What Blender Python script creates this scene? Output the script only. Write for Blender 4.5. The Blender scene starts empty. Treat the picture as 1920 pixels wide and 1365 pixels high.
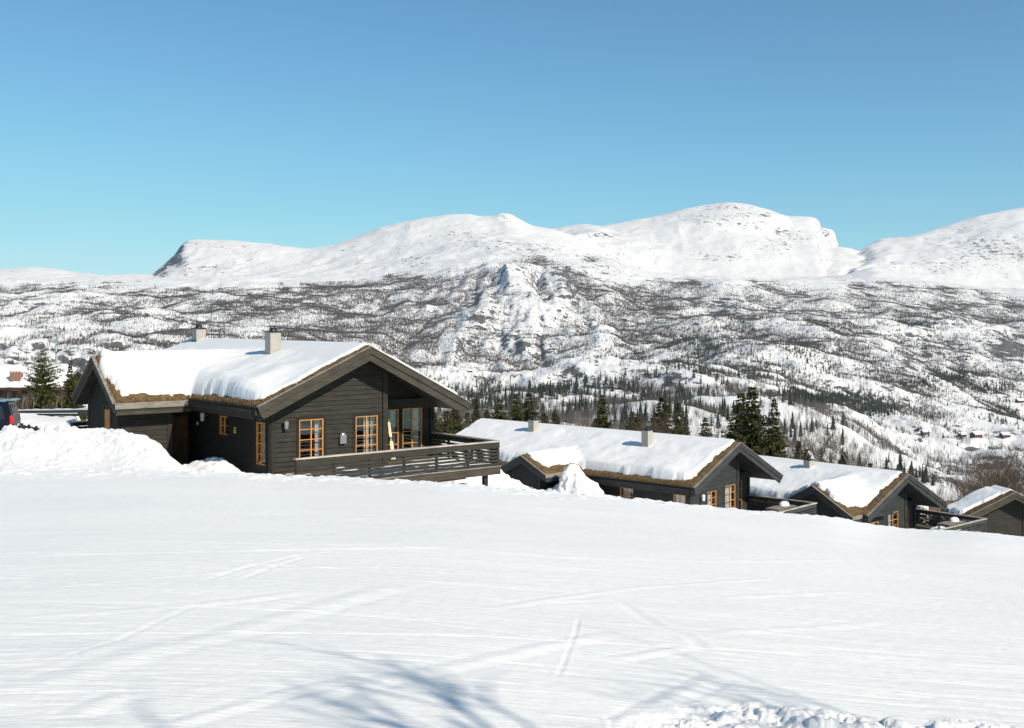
import bpy, math, random
import numpy as np
random.seed(7); rng = np.random.default_rng(7)
scene = bpy.context.scene
COL = scene.collection
R = math.radians
F = 2092.0; HOR = 600.0            # focal length and horizon height of the photograph, in its own pixels

# ------------------------------------------------------------------ camera, sky, sun
cam_data = bpy.data.cameras.new('camera')
cam_data.sensor_width = 36.0; cam_data.lens = F / 1920 * 36
cam_data.shift_y = (HOR - 682.5) / 1920
cam_data.clip_start = 0.1; cam_data.clip_end = 40000
cam = bpy.data.objects.new('camera', cam_data); COL.objects.link(cam)
cam.location = (0, 0, 0); cam.rotation_euler = (R(90), 0, 0)
scene.camera = cam

SUN_EL = 36.0
sx, sy = 0.75, -0.66
SUN_AZ = math.degrees(math.atan2(sx, sy))
world = bpy.data.worlds.new('World'); scene.world = world; world.use_nodes = True
wn = world.node_tree.nodes; wl = world.node_tree.links
wn.clear()
sky = wn.new('ShaderNodeTexSky'); sky.sky_type = 'NISHITA'; sky.sun_disc = False
sky.sun_elevation = R(SUN_EL); sky.sun_rotation = R(SUN_AZ)
sky.altitude = 3200; sky.air_density = 1.0; sky.dust_density = 0.15; sky.ozone_density = 2.2
bg = wn.new('ShaderNodeBackground'); bg.inputs['Strength'].default_value = 0.10
wo = wn.new('ShaderNodeOutputWorld')
tint = wn.new('ShaderNodeMixRGB'); tint.blend_type = 'MULTIPLY'; tint.inputs[0].default_value = 1.0
tint.inputs[2].default_value = (.87, 1.33, 1.31, 1); wl.new(sky.outputs[0], tint.inputs[1]); 
# the air near the horizon is less bright than the clear-sky model gives: soft upper limit per channel
sep = wn.new('ShaderNodeSeparateColor'); com = wn.new('ShaderNodeCombineColor'); wl.new(tint.outputs[0], sep.inputs[0])
def wmath(op, a, b_):
    n = wn.new('ShaderNodeMath'); n.operation = op
    for k, v in enumerate((a, b_)):
        if isinstance(v, (int, float)): n.inputs[k].default_value = v
        else: wl.new(v, n.inputs[k])
    return n.outputs[0]
for ch, cap in zip(range(3), (6.6, 9.2, 9.8)):
    q_ = wmath('ADD', wmath('POWER', wmath('DIVIDE', sep.outputs[ch], cap), 4.0), 1.0)
    wl.new(wmath('DIVIDE', sep.outputs[ch], wmath('POWER', q_, 0.25)), com.inputs[ch])
wl.new(com.outputs[0], bg.inputs[0]); wl.new(bg.outputs[0], wo.inputs[0])
sd = bpy.data.lights.new('sun', 'SUN'); sd.energy = 4.5; sd.angle = R(0.55); sd.color = (1.0, 0.895, 0.765)
so = bpy.data.objects.new('sun', sd); COL.objects.link(so)
import mathutils
sdir = mathutils.Vector((sx * math.cos(R(SUN_EL)) / 0.999, sy * math.cos(R(SUN_EL)) / 0.999, math.sin(R(SUN_EL))))
so.rotation_euler = sdir.to_track_quat('Z', 'Y').to_euler(); so.location = (30, -30, 40)
scene.view_settings.view_transform = 'Standard'; scene.view_settings.look = 'None'
scene.view_settings.exposure = 0.17; scene.view_settings.gamma = 1.0
scene.cycles.max_bounces = 6; scene.cycles.transparent_max_bounces = 12

# ------------------------------------------------------------------ noise
def _h(i, j, s):
    n = (i.astype(np.int64) * 374761393 + j.astype(np.int64) * 668265263 + s * 1274126177) & 0x7fffffff
    n = ((n ^ (n >> 13)) * 1274126177) & 0x7fffffff
    n = n ^ (n >> 16)
    return (n & 0xffff) / 65535.0
def vn(x, y, s=0):
    x = np.asarray(x, float); y = np.asarray(y, float)
    i = np.floor(x); j = np.floor(y); fx = x - i; fy = y - j
    fx = fx * fx * fx * (fx * (fx * 6 - 15) + 10); fy = fy * fy * fy * (fy * (fy * 6 - 15) + 10)
    a = _h(i, j, s); b = _h(i + 1, j, s); c = _h(i, j + 1, s); d = _h(i + 1, j + 1, s)
    return (a * (1 - fx) + b * fx) * (1 - fy) + (c * (1 - fx) + d * fx) * fy
def fbm(x, y, o=4, s=0, g=0.5):
    x = np.asarray(x, float); y = np.asarray(y, float)
    r = 0; a = 1; t = 0; c, k = 0.8, 0.6
    for q in range(o):
        r = r + a * vn(x, y, s + q * 17); t += a; a *= g
        x, y = (c * x - k * y) * 2.03 + 5.1, (k * x + c * y) * 2.03 + 3.7
    return r / t
def cells(x, y, s=0, full=False):
    """random value of the nearest jittered cell centre: flat blocks with sharp borders"""
    x = np.asarray(x, float); y = np.asarray(y, float); i0 = np.floor(x); j0 = np.floor(y); best = np.full(x.shape, 9.0); val = np.zeros(x.shape)
    for di in (-1, 0, 1):
        for dj in (-1, 0, 1):
            i, j = i0 + di, j0 + dj; cx = i + _h(i, j, s); cy = j + _h(i, j, s + 7); d = (x - cx) ** 2 + (y - cy) ** 2; m = d < best
            best = np.where(m, d, best); val = np.where(m, _h(i, j, s + 13), val)
    return val, np.sqrt(best)
def sstep(a, b, x):
    t = np.clip((x - a) / (b - a), 0, 1); return t * t * (3 - 2 * t)
def lerp_tab(px, tab, soft=0):
    if not soft: return np.interp(px, [t[0] for t in tab], [t[1] for t in tab])
    g = np.arange(-1000, 3000, 4.0); v = np.interp(g, [t[0] for t in tab], [t[1] for t in tab])
    k = np.exp(-(np.arange(-60, 61) * 4.0 / soft) ** 2 / 2); k /= k.sum()
    v = np.convolve(np.pad(v, 60, 'edge'), k, 'valid'); return np.interp(px, g, v)

# ------------------------------------------------------------------ materials
MATS = {}
def new_mat(name):
    m = bpy.data.materials.new(name); m.use_nodes = True
    nt = m.node_tree; b = nt.nodes['Principled BSDF']; MATS[name] = m
    return m, nt, b
def N(nt, t, **kw):
    n = nt.nodes.new(t)
    for k, v in kw.items():
        if k in n.inputs: n.inputs[k].default_value = v
        else: setattr(n, k, v)
    return n
def ramp(nt, fac, stops):
    r = nt.nodes.new('ShaderNodeValToRGB'); e = r.color_ramp.elements
    while len(e) < len(stops): e.new(0.5)
    for q, (p, c) in zip(e, stops):
        q.position = p; q.color = (*c, 1) if len(c) == 3 else c
    nt.links.new(fac, r.inputs[0]); return r.outputs[0]
def tc(nt, scale=(1, 1, 1), rot=(0, 0, 0)):
    t = nt.nodes.new('ShaderNodeTexCoord'); mp = nt.nodes.new('ShaderNodeMapping')
    mp.inputs['Scale'].default_value = scale; mp.inputs['Rotation'].default_value = rot
    nt.links.new(t.outputs['Object'], mp.inputs[0]); return mp.outputs[0]
def noise(nt, vec, scale, detail=4, rough=0.55):
    n = N(nt, 'ShaderNodeTexNoise', Scale=scale, Detail=detail, Roughness=rough)
    nt.links.new(vec, n.inputs['Vector']); return n.outputs['Fac']
def bump(nt, b, h, strength, dist):
    bp = N(nt, 'ShaderNodeBump', Strength=strength, Distance=dist)
    nt.links.new(h, bp.inputs['Height']); nt.links.new(bp.outputs[0], b.inputs['Normal'])
def simple(name, col, rough=0.7, var=0.25, scale=3.0, metal=0.0, sc=(1, 1, 1), bmp=0.0):
    m, nt, b = new_mat(name)
    v = tc(nt, sc); f = noise(nt, v, scale, 5)
    lo = tuple(c * (1 - var) for c in col); hi = tuple(min(1, c * (1 + var)) for c in col)
    nt.links.new(ramp(nt, f, [(0.3, lo), (0.7, hi)]), b.inputs['Base Color'])
    b.inputs['Roughness'].default_value = rough; b.inputs['Metallic'].default_value = metal
    if bmp: bump(nt, b, f, 0.5, bmp)
    return m
def wood(name, lo, hi, axis='X', rough=0.75, board=0.0):
    # stained board: grain streaks along the board plus weathered pale patches
    m, nt, b = new_mat(name)
    sc = (0.5, 6, 14) if axis == 'X' else ((6, 0.5, 14) if axis == 'Y' else (9, 9, 0.6))
    g = noise(nt, tc(nt, sc), 2.5, 8, 0.65); p = noise(nt, tc(nt, (1, 1, 2.2)), 1.7, 5, 0.6)
    a = ramp(nt, g, [(0.3, lo), (0.72, hi)])
    mx = nt.nodes.new('ShaderNodeMixRGB'); mx.blend_type = 'MULTIPLY'; mx.inputs[0].default_value = 0.8
    nt.links.new(a, mx.inputs[1]); nt.links.new(ramp(nt, p, [(0.3, (.55, .55, .56)), (0.75, (1.35, 1.3, 1.2))]), mx.inputs[2])
    nt.links.new(mx.outputs[0], b.inputs['Base Color']); b.inputs['Roughness'].default_value = rough
    b.inputs['Specular IOR Level'].default_value = 0.3
    bump(nt, b, g, 0.5, 0.006)
    return m
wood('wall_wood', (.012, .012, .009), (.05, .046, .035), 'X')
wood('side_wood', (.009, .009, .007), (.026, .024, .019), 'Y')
wood('trim_wood', (.018, .017, .013), (.042, .039, .03), 'Z')
wood('fascia_wood', (.032, .029, .021), (.092, .082, .062), 'X')
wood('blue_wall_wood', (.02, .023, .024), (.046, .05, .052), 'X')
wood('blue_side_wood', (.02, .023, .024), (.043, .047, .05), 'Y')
wood('blue_trim_wood', (.022, .025, .027), (.045, .05, .053), 'Z')
wood('blue_fascia_wood', (.028, .031, .032), (.06, .064, .066), 'X')
wood('grey_wood', (.16, .145, .125), (.36, .33, .29), 'X')
wood('rail_wood', (.02, .02, .015), (.056, .052, .038), 'X')
wood('blue_rail_wood', (.028, .031, .031), (.066, .07, .07), 'X')
wood('brown_wood', (.025, .017, .012), (.07, .048, .032), 'X')
wood('door_wood', (.07, .03, .015), (.16, .075, .035), 'Z')
wood('floor_wood', (.09, .08, .065), (.17, .15, .12), 'X')
wood('cap_wood', (.34, .3, .26), (.58, .53, .47), 'X')
wood('casing_wood', (.010, .010, .008), (.03, .028, .022), 'Z')
simple('orange_paint', (.60, .27, .06), 0.45, 0.15, 4)
simple('orange_board', (.42, .17, .05), 0.6, 0.2, 4)
simple('metal_dark', (.03, .03, .032), 0.45, 0.2, 6, 0.6)
simple('metal_grey', (.32, .32, .32), 0.4, 0.15, 8, 0.5)
simple('render_white', (.40, .37, .325), 0.85, 0.12, 6, 0, (1, 1, 1), 0.004)
simple('curtain_white', (.7, .68, .64), 0.9, 0.1, 10, 0, (6, 6, .3))
simple('red_fabric', (.3, .03, .02), 0.9, 0.3, 3)
simple('interior_wood', (.16, .1, .06), 0.8, 0.2, 3)
simple('yellow_plastic', (.65, .5, .12), 0.5, 0.1, 5)
simple('yellow_ski', (.75, .6, .12), 0.4, 0.2, 5)
simple('white_paint', (.75, .74, .72), 0.5, 0.05, 5)
simple('pylon_paint', (.3, .38, .38), 0.6, 0.15, 3)
simple('far_red', (.11, .042, .032), 0.8, 0.2, 0.5)
simple('far_brown', (.07, .05, .035), 0.8, 0.2, 0.5)
simple('far_grey', (.3, .27, .22), 0.8, 0.2, 0.5)
simple('car_paint', (.005, .007, .014), 0.15, 0.1, 2, 0.3)
simple('tyre_rubber', (.015, .015, .015), 0.9, 0.2, 6)
simple('plastic_black', (.012, .012, .012), 0.5, 0.2, 6)
simple('red_lamp', (.55, .012, .01), 0.2, 0.1, 8)
simple('bark_dark', (.05, .038, .028), 0.9, 0.35, 8)
simple('bark_pine', (.15, .085, .05), 0.9, 0.35, 6)
simple('twig_brown', (.085, .06, .047), 0.9, 0.3, 4)
simple('birch_bark', (.2, .175, .15), 0.9, 0.5, 5)
simple('spruce_far', (.028, .036, .024), 0.9, 0.35, 0.05)
simple('birch_far', (.08, .069, .062), 0.9, 0.3, 0.02)
simple('birch_brown', (.11, .075, .05), 0.9, 0.3, 0.05)
m, nt, b = new_mat('glass')
nt.nodes.remove(b)
gl = N(nt, 'ShaderNodeBsdfGlossy', Roughness=0.02); gl.inputs['Color'].default_value = (.9, .93, 1, 1)
tr = N(nt, 'ShaderNodeBsdfTransparent'); tr.inputs['Color'].default_value = (.86, .88, .88, 1)
lw = N(nt, 'ShaderNodeLayerWeight', Blend=0.5); fr = N(nt, 'ShaderNodeMath', operation='MULTIPLY_ADD'); nt.links.new(lw.outputs['Facing'], fr.inputs[0]); fr.inputs[1].default_value = 0.35; fr.inputs[2].default_value = 0.05
mx = nt.nodes.new('ShaderNodeMixShader')
nt.links.new(fr.outputs[0], mx.inputs[0]); nt.links.new(tr.outputs[0], mx.inputs[1]); nt.links.new(gl.outputs[0], mx.inputs[2])
nt.links.new(mx.outputs[0], nt.nodes['Material Output'].inputs[0])
m, nt, b = new_mat('car_glass'); b.inputs['Base Color'].default_value = (.02, .022, .025, 1); b.inputs['Roughness'].default_value = 0.05
m, nt, b = new_mat('brick')
br = N(nt, 'ShaderNodeTexBrick', Scale=4.0); br.inputs['Color1'].default_value = (.26, .12, .065, 1); br.inputs['Color2'].default_value = (.2, .085, .05, 1)
br.inputs['Mortar'].default_value = (.3, .26, .22, 1); tb = nt.nodes.new('ShaderNodeTexCoord'); mpb = nt.nodes.new('ShaderNodeMapping')
mpb.inputs['Rotation'].default_value = (R(90), 0, 0); nt.links.new(tb.outputs['Object'], mpb.inputs[0]); nt.links.new(mpb.outputs[0], br.inputs['Vector'])
nt.links.new(br.outputs[0], b.inputs['Base Color']); b.inputs['Roughness'].default_value = 0.9
# turf
m, nt, b = new_mat('turf')
t1 = noise(nt, tc(nt), 5.0, 6, 0.7)
nt.links.new(ramp(nt, t1, [(0.25, (.03, .021, .01)), (0.5, (.125, .08, .032)), (0.75, (.24, .16, .065))]), b.inputs['Base Color'])
b.inputs['Roughness'].default_value = 0.95; bump(nt, b, noise(nt, tc(nt), 14, 4), 0.9, 0.03)
simple('turf_blade', (.24, .145, .05), 0.9, 0.5, 9)
# needles
def needles(name, lo, mid, hi):
    m, nt, b = new_mat(name)
    nt.links.new(ramp(nt, noise(nt, tc(nt), 1.4, 4, .6), [(0.3, lo), (0.5, mid), (0.72, hi)]), b.inputs['Base Color'])
    b.inputs['Roughness'].default_value = 0.8; b.inputs['Specular IOR Level'].default_value = 0.2
needles('needles_spruce', (.032, .036, .012), (.075, .075, .024), (.14, .125, .04))
needles('needles_pine', (.03, .036, .01), (.09, .095, .024), (.16, .15, .045))
# snow
def snow(name, col, micro, dist, scale2=0.7, coat=False):
    m, nt, b = new_mat(name)
    v = tc(nt); big = noise(nt, v, scale2, 4, 0.55)
    nt.links.new(ramp(nt, big, [(0.3, tuple(c * 0.955 for c in col)), (0.7, col)]), b.inputs['Base Color'])
    b.inputs['Roughness'].default_value = 0.55; b.inputs['Specular IOR Level'].default_value = 0.25
    f = noise(nt, v, micro, 6, 0.7); bump(nt, b, f, 0.6, dist)
    return m, nt, b
snow('snow_roof', (.88, .875, .85), 7.0, 0.03)
m, nt, b = snow('snow_field', (.95, .935, .885), 9.0, 0.02, 0.25)
# streaks left by skis: fine stretched grain over the piste
va = tc(nt, (1.0, 9.0, 1.0), (0, 0, R(-7))); vb = tc(nt, (1.2, 13.0, 1.0), (0, 0, R(9)))
s1 = noise(nt, va, 1.6, 7, 0.68); s2 = noise(nt, vb, 1.3, 6, 0.65); s3 = noise(nt, tc(nt), 26, 4, 0.7)
ad = N(nt, 'ShaderNodeMath', operation='ADD'); nt.links.new(s1, ad.inputs[0]); nt.links.new(s2, ad.inputs[1])
ml = N(nt, 'ShaderNodeMath', operation='MULTIPLY_ADD'); nt.links.new(s3, ml.inputs[0]); ml.inputs[1].default_value = 0.35; nt.links.new(ad.outputs[0], ml.inputs[2])
bump(nt, b, ml.outputs[0], 0.42, 0.026)
# mountain: snow with bare rock where the attribute and a fractal noise agree
m, nt, b = new_mat('mountain_snow')
at = nt.nodes.new('ShaderNodeAttribute'); at.attribute_name = 'rock'
v = tc(nt, (1, 1, 2.2)); n1 = noise(nt, v, 0.022, 12, 0.68); n2 = noise(nt, tc(nt, (1, 1, 3)), 0.08, 8, 0.7)
a1 = N(nt, 'ShaderNodeMath', operation='MULTIPLY_ADD'); nt.links.new(n1, a1.inputs[0]); a1.inputs[1].default_value = 2.6; nt.links.new(at.outputs['Fac'], a1.inputs[2])
a2 = N(nt, 'ShaderNodeMath', operation='MULTIPLY_ADD'); nt.links.new(n2, a2.inputs[0]); a2.inputs[1].default_value = 1.5; nt.links.new(a1.outputs[0], a2.inputs[2])
a3 = N(nt, 'ShaderNodeMath', operation='SUBTRACT'); nt.links.new(a2.outputs[0], a3.inputs[0]); a3.inputs[1].default_value = 1.56
fac = ramp(nt, a3.outputs[0], [(0.97, (0, 0, 0)), (1.0, (1, 1, 1))])
rk = ramp(nt, n2, [(0.3, (.055, .055, .058)), (0.7, (.17, .165, .16))])
sn = ramp(nt, n1, [(0.3, (.76, .75, .725)), (0.7, (.86, .85, .82))])
mx = nt.nodes.new('ShaderNodeMixRGB'); nt.links.new(fac, mx.inputs[0]); nt.links.new(sn, mx.inputs[1]); nt.links.new(rk, mx.inputs[2])
nt.links.new(mx.outputs[0], b.inputs['Base Color']); b.inputs['Roughness'].default_value = 0.8; b.inputs['Specular IOR Level'].default_value = 0.1
bump(nt, b, n2, 0.35, 6.0)

# ------------------------------------------------------------------ object helpers
class MB:
    """collects polygons, builds ONE mesh object"""
    def __init__(s): s.v = []; s.f = []
    def poly(s, pts):
        n = len(s.v); s.v.extend([tuple(p) for p in pts]); s.f.append(tuple(range(n, n + len(pts))))
    def hexa(s, p):   # 8 corners: bottom ring 0-3, top ring 4-7
        n = len(s.v); s.v.extend([tuple(q) for q in p])
        for q in ((3, 2, 1, 0), (4, 5, 6, 7), (0, 1, 5, 4), (1, 2, 6, 5), (2, 3, 7, 6), (3, 0, 4, 7)): s.f.append(tuple(n + i for i in q))
    def box(s, a, b):
        (x0, y0, z0), (x1, y1, z1) = a, b
        s.hexa([(x0, y0, z0), (x1, y0, z0), (x1, y1, z0), (x0, y1, z0), (x0, y0, z1), (x1, y0, z1), (x1, y1, z1), (x0, y1, z1)])
    def wbox(s, fr, s0, s1, d0, d1, z0, z1):   # box in a wall frame: along, outwards depth, height
        P = lambda a, d, z: fr(a, d, z)
        s.hexa([P(s0, d0, z0), P(s1, d0, z0), P(s1, d1, z0), P(s0, d1, z0), P(s0, d0, z1), P(s1, d0, z1), P(s1, d1, z1), P(s0, d1, z1)])
    def tube(s, pts, rad, n=8, cap=True):
        V = mathutils.Vector; pts = [V(p) for p in pts]
        if not hasattr(rad, '__len__'): rad = [rad] * len(pts)
        base = len(s.v); side = None
        for i, p in enumerate(pts):
            t = (pts[min(i + 1, len(pts) - 1)] - pts[max(i - 1, 0)]); t = t.normalized() if t.length else V((0, 0, 1))
            if side is None:
                side = t.cross(V((0, 0, 1)) if abs(t.z) < .9 else V((1, 0, 0))).normalized()
            side = (side - t * side.dot(t)).normalized(); up = t.cross(side)
            for k in range(n):
                a = 2 * math.pi * k / n; s.v.append(tuple(p + (side * math.cos(a) + up * math.sin(a)) * rad[i]))
        for i in range(len(pts) - 1):
            for k in range(n):
                a, b2 = base + i * n + k, base + i * n + (k + 1) % n; s.f.append((a, b2, b2 + n, a + n))
        if cap:
            s.f.append(tuple(base + k for k in reversed(range(n)))); e = base + (len(pts) - 1) * n; s.f.append(tuple(e + k for k in range(n)))
    def prism(s, prof, to3, d0, d1):   # closed 2-D profile extruded; to3(a, b, d)
        n = len(s.v); k = len(prof)
        s.v.extend([tuple(to3(a, b, d0)) for a, b in prof]); s.v.extend([tuple(to3(a, b, d1)) for a, b in prof])
        s.f.append(tuple(range(n, n + k))); s.f.append(tuple(reversed(range(n + k, n + 2 * k))))
        for i in range(k): j = (i + 1) % k; s.f.append((n + j, n + i, n + k + i, n + k + j))
    def build(s, name, mat, parent=None, smooth=False):
        me = bpy.data.meshes.new(name); me.from_pydata(s.v, [], s.f); return finish(me, name, mat, parent, smooth)
def finish(me, name, mat, parent=None, smooth=False, recalc=False):
    me.materials.append(MATS[mat] if isinstance(mat, str) else mat)
    if recalc or len(me.vertices) < 20000:
        import bmesh
        bm = bmesh.new(); bm.from_mesh(me); bmesh.ops.recalc_face_normals(bm, faces=bm.faces); bm.to_mesh(me); bm.free()
    if smooth: me.polygons.foreach_set('use_smooth', [True] * len(me.polygons))
    o = bpy.data.objects.new(name, me); COL.objects.link(o)
    if parent: o.parent = parent
    return o
def np_mesh(name, verts, faces, mat, smooth=True):
    """big mesh from numpy arrays (faces all of one size)"""
    verts = np.ascontiguousarray(verts, dtype=np.float32); faces = np.ascontiguousarray(faces, dtype=np.int32)
    k = faces.shape[1]; me = bpy.data.meshes.new(name)
    me.vertices.add(len(verts)); me.vertices.foreach_set('co', verts.ravel())
    me.loops.add(faces.size); me.loops.foreach_set('vertex_index', faces.ravel())
    me.polygons.add(len(faces)); me.polygons.foreach_set('loop_start', np.arange(0, faces.size, k, dtype=np.int32))
    me.polygons.foreach_set('loop_total', np.full(len(faces), k, dtype=np.int32))
    me.polygons.foreach_set('use_smooth', np.full(len(faces), smooth))
    me.update(calc_edges=True); me.materials.append(MATS[mat])
    o = bpy.data.objects.new(name, me); COL.objects.link(o); return o
def grid_faces(nr, nc):
    i = np.arange(nr - 1)[:, None] * nc + np.arange(nc - 1)[None]; i = i.ravel()
    return np.stack([i, i + 1, i + nc + 1, i + nc], 1)
def tag(o, label, cat, group=None):
    o['label'] = label; o['category'] = cat
    if group: o['group'] = group
    return o
def thing(name, label, cat, loc=(0, 0, 0), rotz=0, group=None):
    o = bpy.data.objects.new(name, None); COL.objects.link(o); o.empty_display_size = 0.5
    o.location = loc; o.rotation_euler = (0, 0, rotz); return tag(o, label, cat, group)
def struct(o): o['kind'] = 'structure'; return o
def copy_thing(src, loc, rotz, sc, label, group=None):
    c = src.copy(); COL.objects.link(c); c.location = loc; c.rotation_euler = (0, 0, rotz); c.scale = (sc, sc, sc) if not hasattr(sc, '__len__') else sc
    c['label'] = label
    if group: c['group'] = group
    for ch in src.children:
        d = ch.copy(); COL.objects.link(d); d.parent = c
        for g in ch.children: e = g.copy(); COL.objects.link(e); e.parent = d
    return c

# ------------------------------------------------------------------ near ground (piste, crest, ploughed bank, cabin shelf)
CREST = [(-600, 900), (0, 884), (350, 884), (440, 886), (500, 891), (700, 897), (830, 904), (930, 913), (1060, 924), (1200, 935), (1400, 955),
         (1480, 961), (1560, 968), (1640, 984), (1700, 991), (1750, 993), (1800, 993), (1850, 996), (1900, 1003), (2400, 1050)]
BANK = [(-600, 800), (-100, 812), (0, 815), (30, 806), (60, 809), (95, 811), (120, 804), (190, 802), (225, 799), (238, 804), (255, 812), (270, 811), (288, 820),
        (303, 830), (312, 846), (330, 856), (345, 868), (375, 874), (405, 882), (440, 890), (480, 905), (600, 960), (3000, 1200)]
EYE = 1.7
PILES = [  # x, y, height, radius : snow shed from roofs and lying beside the cabins
    (3.4, 65.9, .6, 2.4), (4.6, 65.4, .5, 1.9), (-1.9, 50.0, 1.9, 1.7), (-3.3, 50.2, 1.0, 1.4), (-.4, 52.5, 2.2, 2.2), (-11.9, 43.9, .75, 1.1), (-10.9, 42.8, .6, .9)]
def plane_b(x, y): return -2.8 - 0.1705 * x - 0.122 * y - 0.00035 * np.maximum(y - 60, 0) ** 2 * 0.3
def near_z(x, y, detail=True):
    x = np.asarray(x, float); y = np.asarray(y, float)
    yy = np.maximum(y, 4.5); u = x / yy; px = 960 + F * np.clip(u, -.75, .75)
    pc0 = lerp_tab(px, CREST, 25); pc = lerp_tab(px, CREST, 170); yc = 34 + 2 * sstep(900, 1800, px)
    s = (pc - HOR) / F - EYE / yc
    z1 = -EYE - s * np.maximum(y, -60) - (pc0 - pc) / F * np.maximum(y, 1) * sstep(17, 34, y)
    w = sstep(-1.0, 13, y - yc)
    z = z1 * (1 - w) + (plane_b(x, y) - 0.35) * w
    pb = lerp_tab(px, BANK, 6); yb = 38.5 + 1.2 * (vn(px / 90, px * 0 + 3) - .5)
    zt = -(pb - HOR) / F * yb
    d = (y - yb); prof = np.exp(-(np.where(d < 0, d / 3.2, d / 2.0)) ** 2 * 0.9)
    hb = np.maximum(zt - (z1 * .7 + z * .3), 0) * sstep(27, 35, y)
    z = z + hb * prof * 1.0
    if detail:
        m = np.clip(hb * prof, 0, 1) 
        z = z + m * 0.30 * (fbm(x * .7, y * .7, 5, 5) - .5) + m * 0.10 * np.abs(fbm(x * 3.6, y * 3.6, 3, 9) - .5) * 2
        if z.size > 5000:
            mk = m > .02; xs, ys, ms = x[mk], y[mk], m[mk]; wx_ = .3 * fbm(xs * 2, ys * 2, 2, 8)
            v1, d1 = cells((xs + wx_) * 1.7, ys * 1.7, 3); v2, d2 = cells(xs * 4.2, (ys + wx_) * 4.2, 5)
            z[mk] += ms * (.15 * np.maximum(v1 - .45, 0) * sstep(.75, .25, d1) * 2 + .075 * np.maximum(v2 - .4, 0) * sstep(.7, .2, d2) * 2)
        cr = np.exp(-((y - yc) / 3.0) ** 2) * sstep(2300, 1000, px)
        z = z + cr * 0.09 * np.maximum(fbm(x * 3.1, y * 3.1, 3, 31) - .56, 0) * 3
    wt = sstep(53.5, 58, y) * sstep(86, 78, y) * sstep(160, 140, px)
    z = z * (1 - wt) + (-4.72 - .058 * (y - 50) + .25 * (fbm(x * .2, y * .12, 3, 33) - .5)) * wt
    for (a, b2, h, r) in PILES:
        rr = np.sqrt((x - a) ** 2 + (y - b2) ** 2) / r
        k = h * (.5 + .5 * np.cos(np.pi * np.clip(rr * .58, 0, 1))) ** .9
        if detail: k = k + np.clip(k, 0, .8) * (0.6 * (fbm(x * 1.3, y * 1.3, 4, 77) - .5) + .5 * np.maximum(fbm(x * 2.4, y * 2.4, 2, 78) - .5, 0))
        z = z + k
    return z
def gz(x, y): return float(near_z(np.array([x]), np.array([y]), False)[0])
def ground_pt(px, py):      # photograph point -> point of the piste
    u = (px - 960) / F; pc = lerp_tab(px, CREST, 170); yc = 34 + 2 * float(sstep(900, 1800, px))
    s = (pc - HOR) / F - EYE / yc; y = EYE / ((py - HOR) / F - s); return (u * y, y)
TRACKS = [  # worn ski and sledge tracks on the piste, with depth and half width in metres
    ([(370, 1090), (470, 1062), (560, 1040), (640, 1033)], .012, .04), ([(445, 1088), (520, 1060), (590, 1038)], .010, .04),
    ([(1086, 1150), (1080, 1180), (1068, 1212), (1055, 1245), (1040, 1272)], .006, .02),
    ([(1150, 1365), (1240, 1318), (1310, 1285), (1350, 1262)], -.022, .07),
    ([(0, 1308), (150, 1262), (300, 1212), (430, 1182), (540, 1150), (660, 1118), (800, 1085)], -.018, .12),
    ([(110, 1236), (230, 1192), (380, 1125)], .007, .035), ([(0, 1160), (200, 1145), (430, 1125), (600, 1105)], -.014, .08),
    ([(640, 974), (700, 971), (800, 978), (960, 985)], -.02, .10), ([(0, 1046), (300, 1035), (620, 1028), (900, 1030)], -.02, .09),
    ([(960, 985), (1150, 1000), (1300, 1010)], -.015, .1), ([(1000, 1045), (1300, 1052), (1640, 1055)], -.015, .1),
    ([(500, 1325), (650, 1285), (820, 1252), (1000, 1215), (1180, 1180)], -.016, .08), ([(130, 1345), (240, 1300)], -.02, .07),
    ([(1300, 1190), (1480, 1178), (1660, 1170)], -.012, .08), ([(1150, 1235), (1290, 1210)], -.014, .06), ([(1000, 1130), (1160, 1125), (1230, 1170), (1300, 1195), (1325, 1225)], .012, .06),
    ([(0, 1112), (340, 1078), (620, 1060), (900, 1065)], -.01, .06), ([(900, 1140), (1200, 1100), (1500, 1085)], -.012, .06),
    ([(300, 1365), (520, 1300), (700, 1262)], -.014, .06), ([(1330, 1120), (1600, 1112), (1900, 1128)], -.012, .07)]
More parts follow.
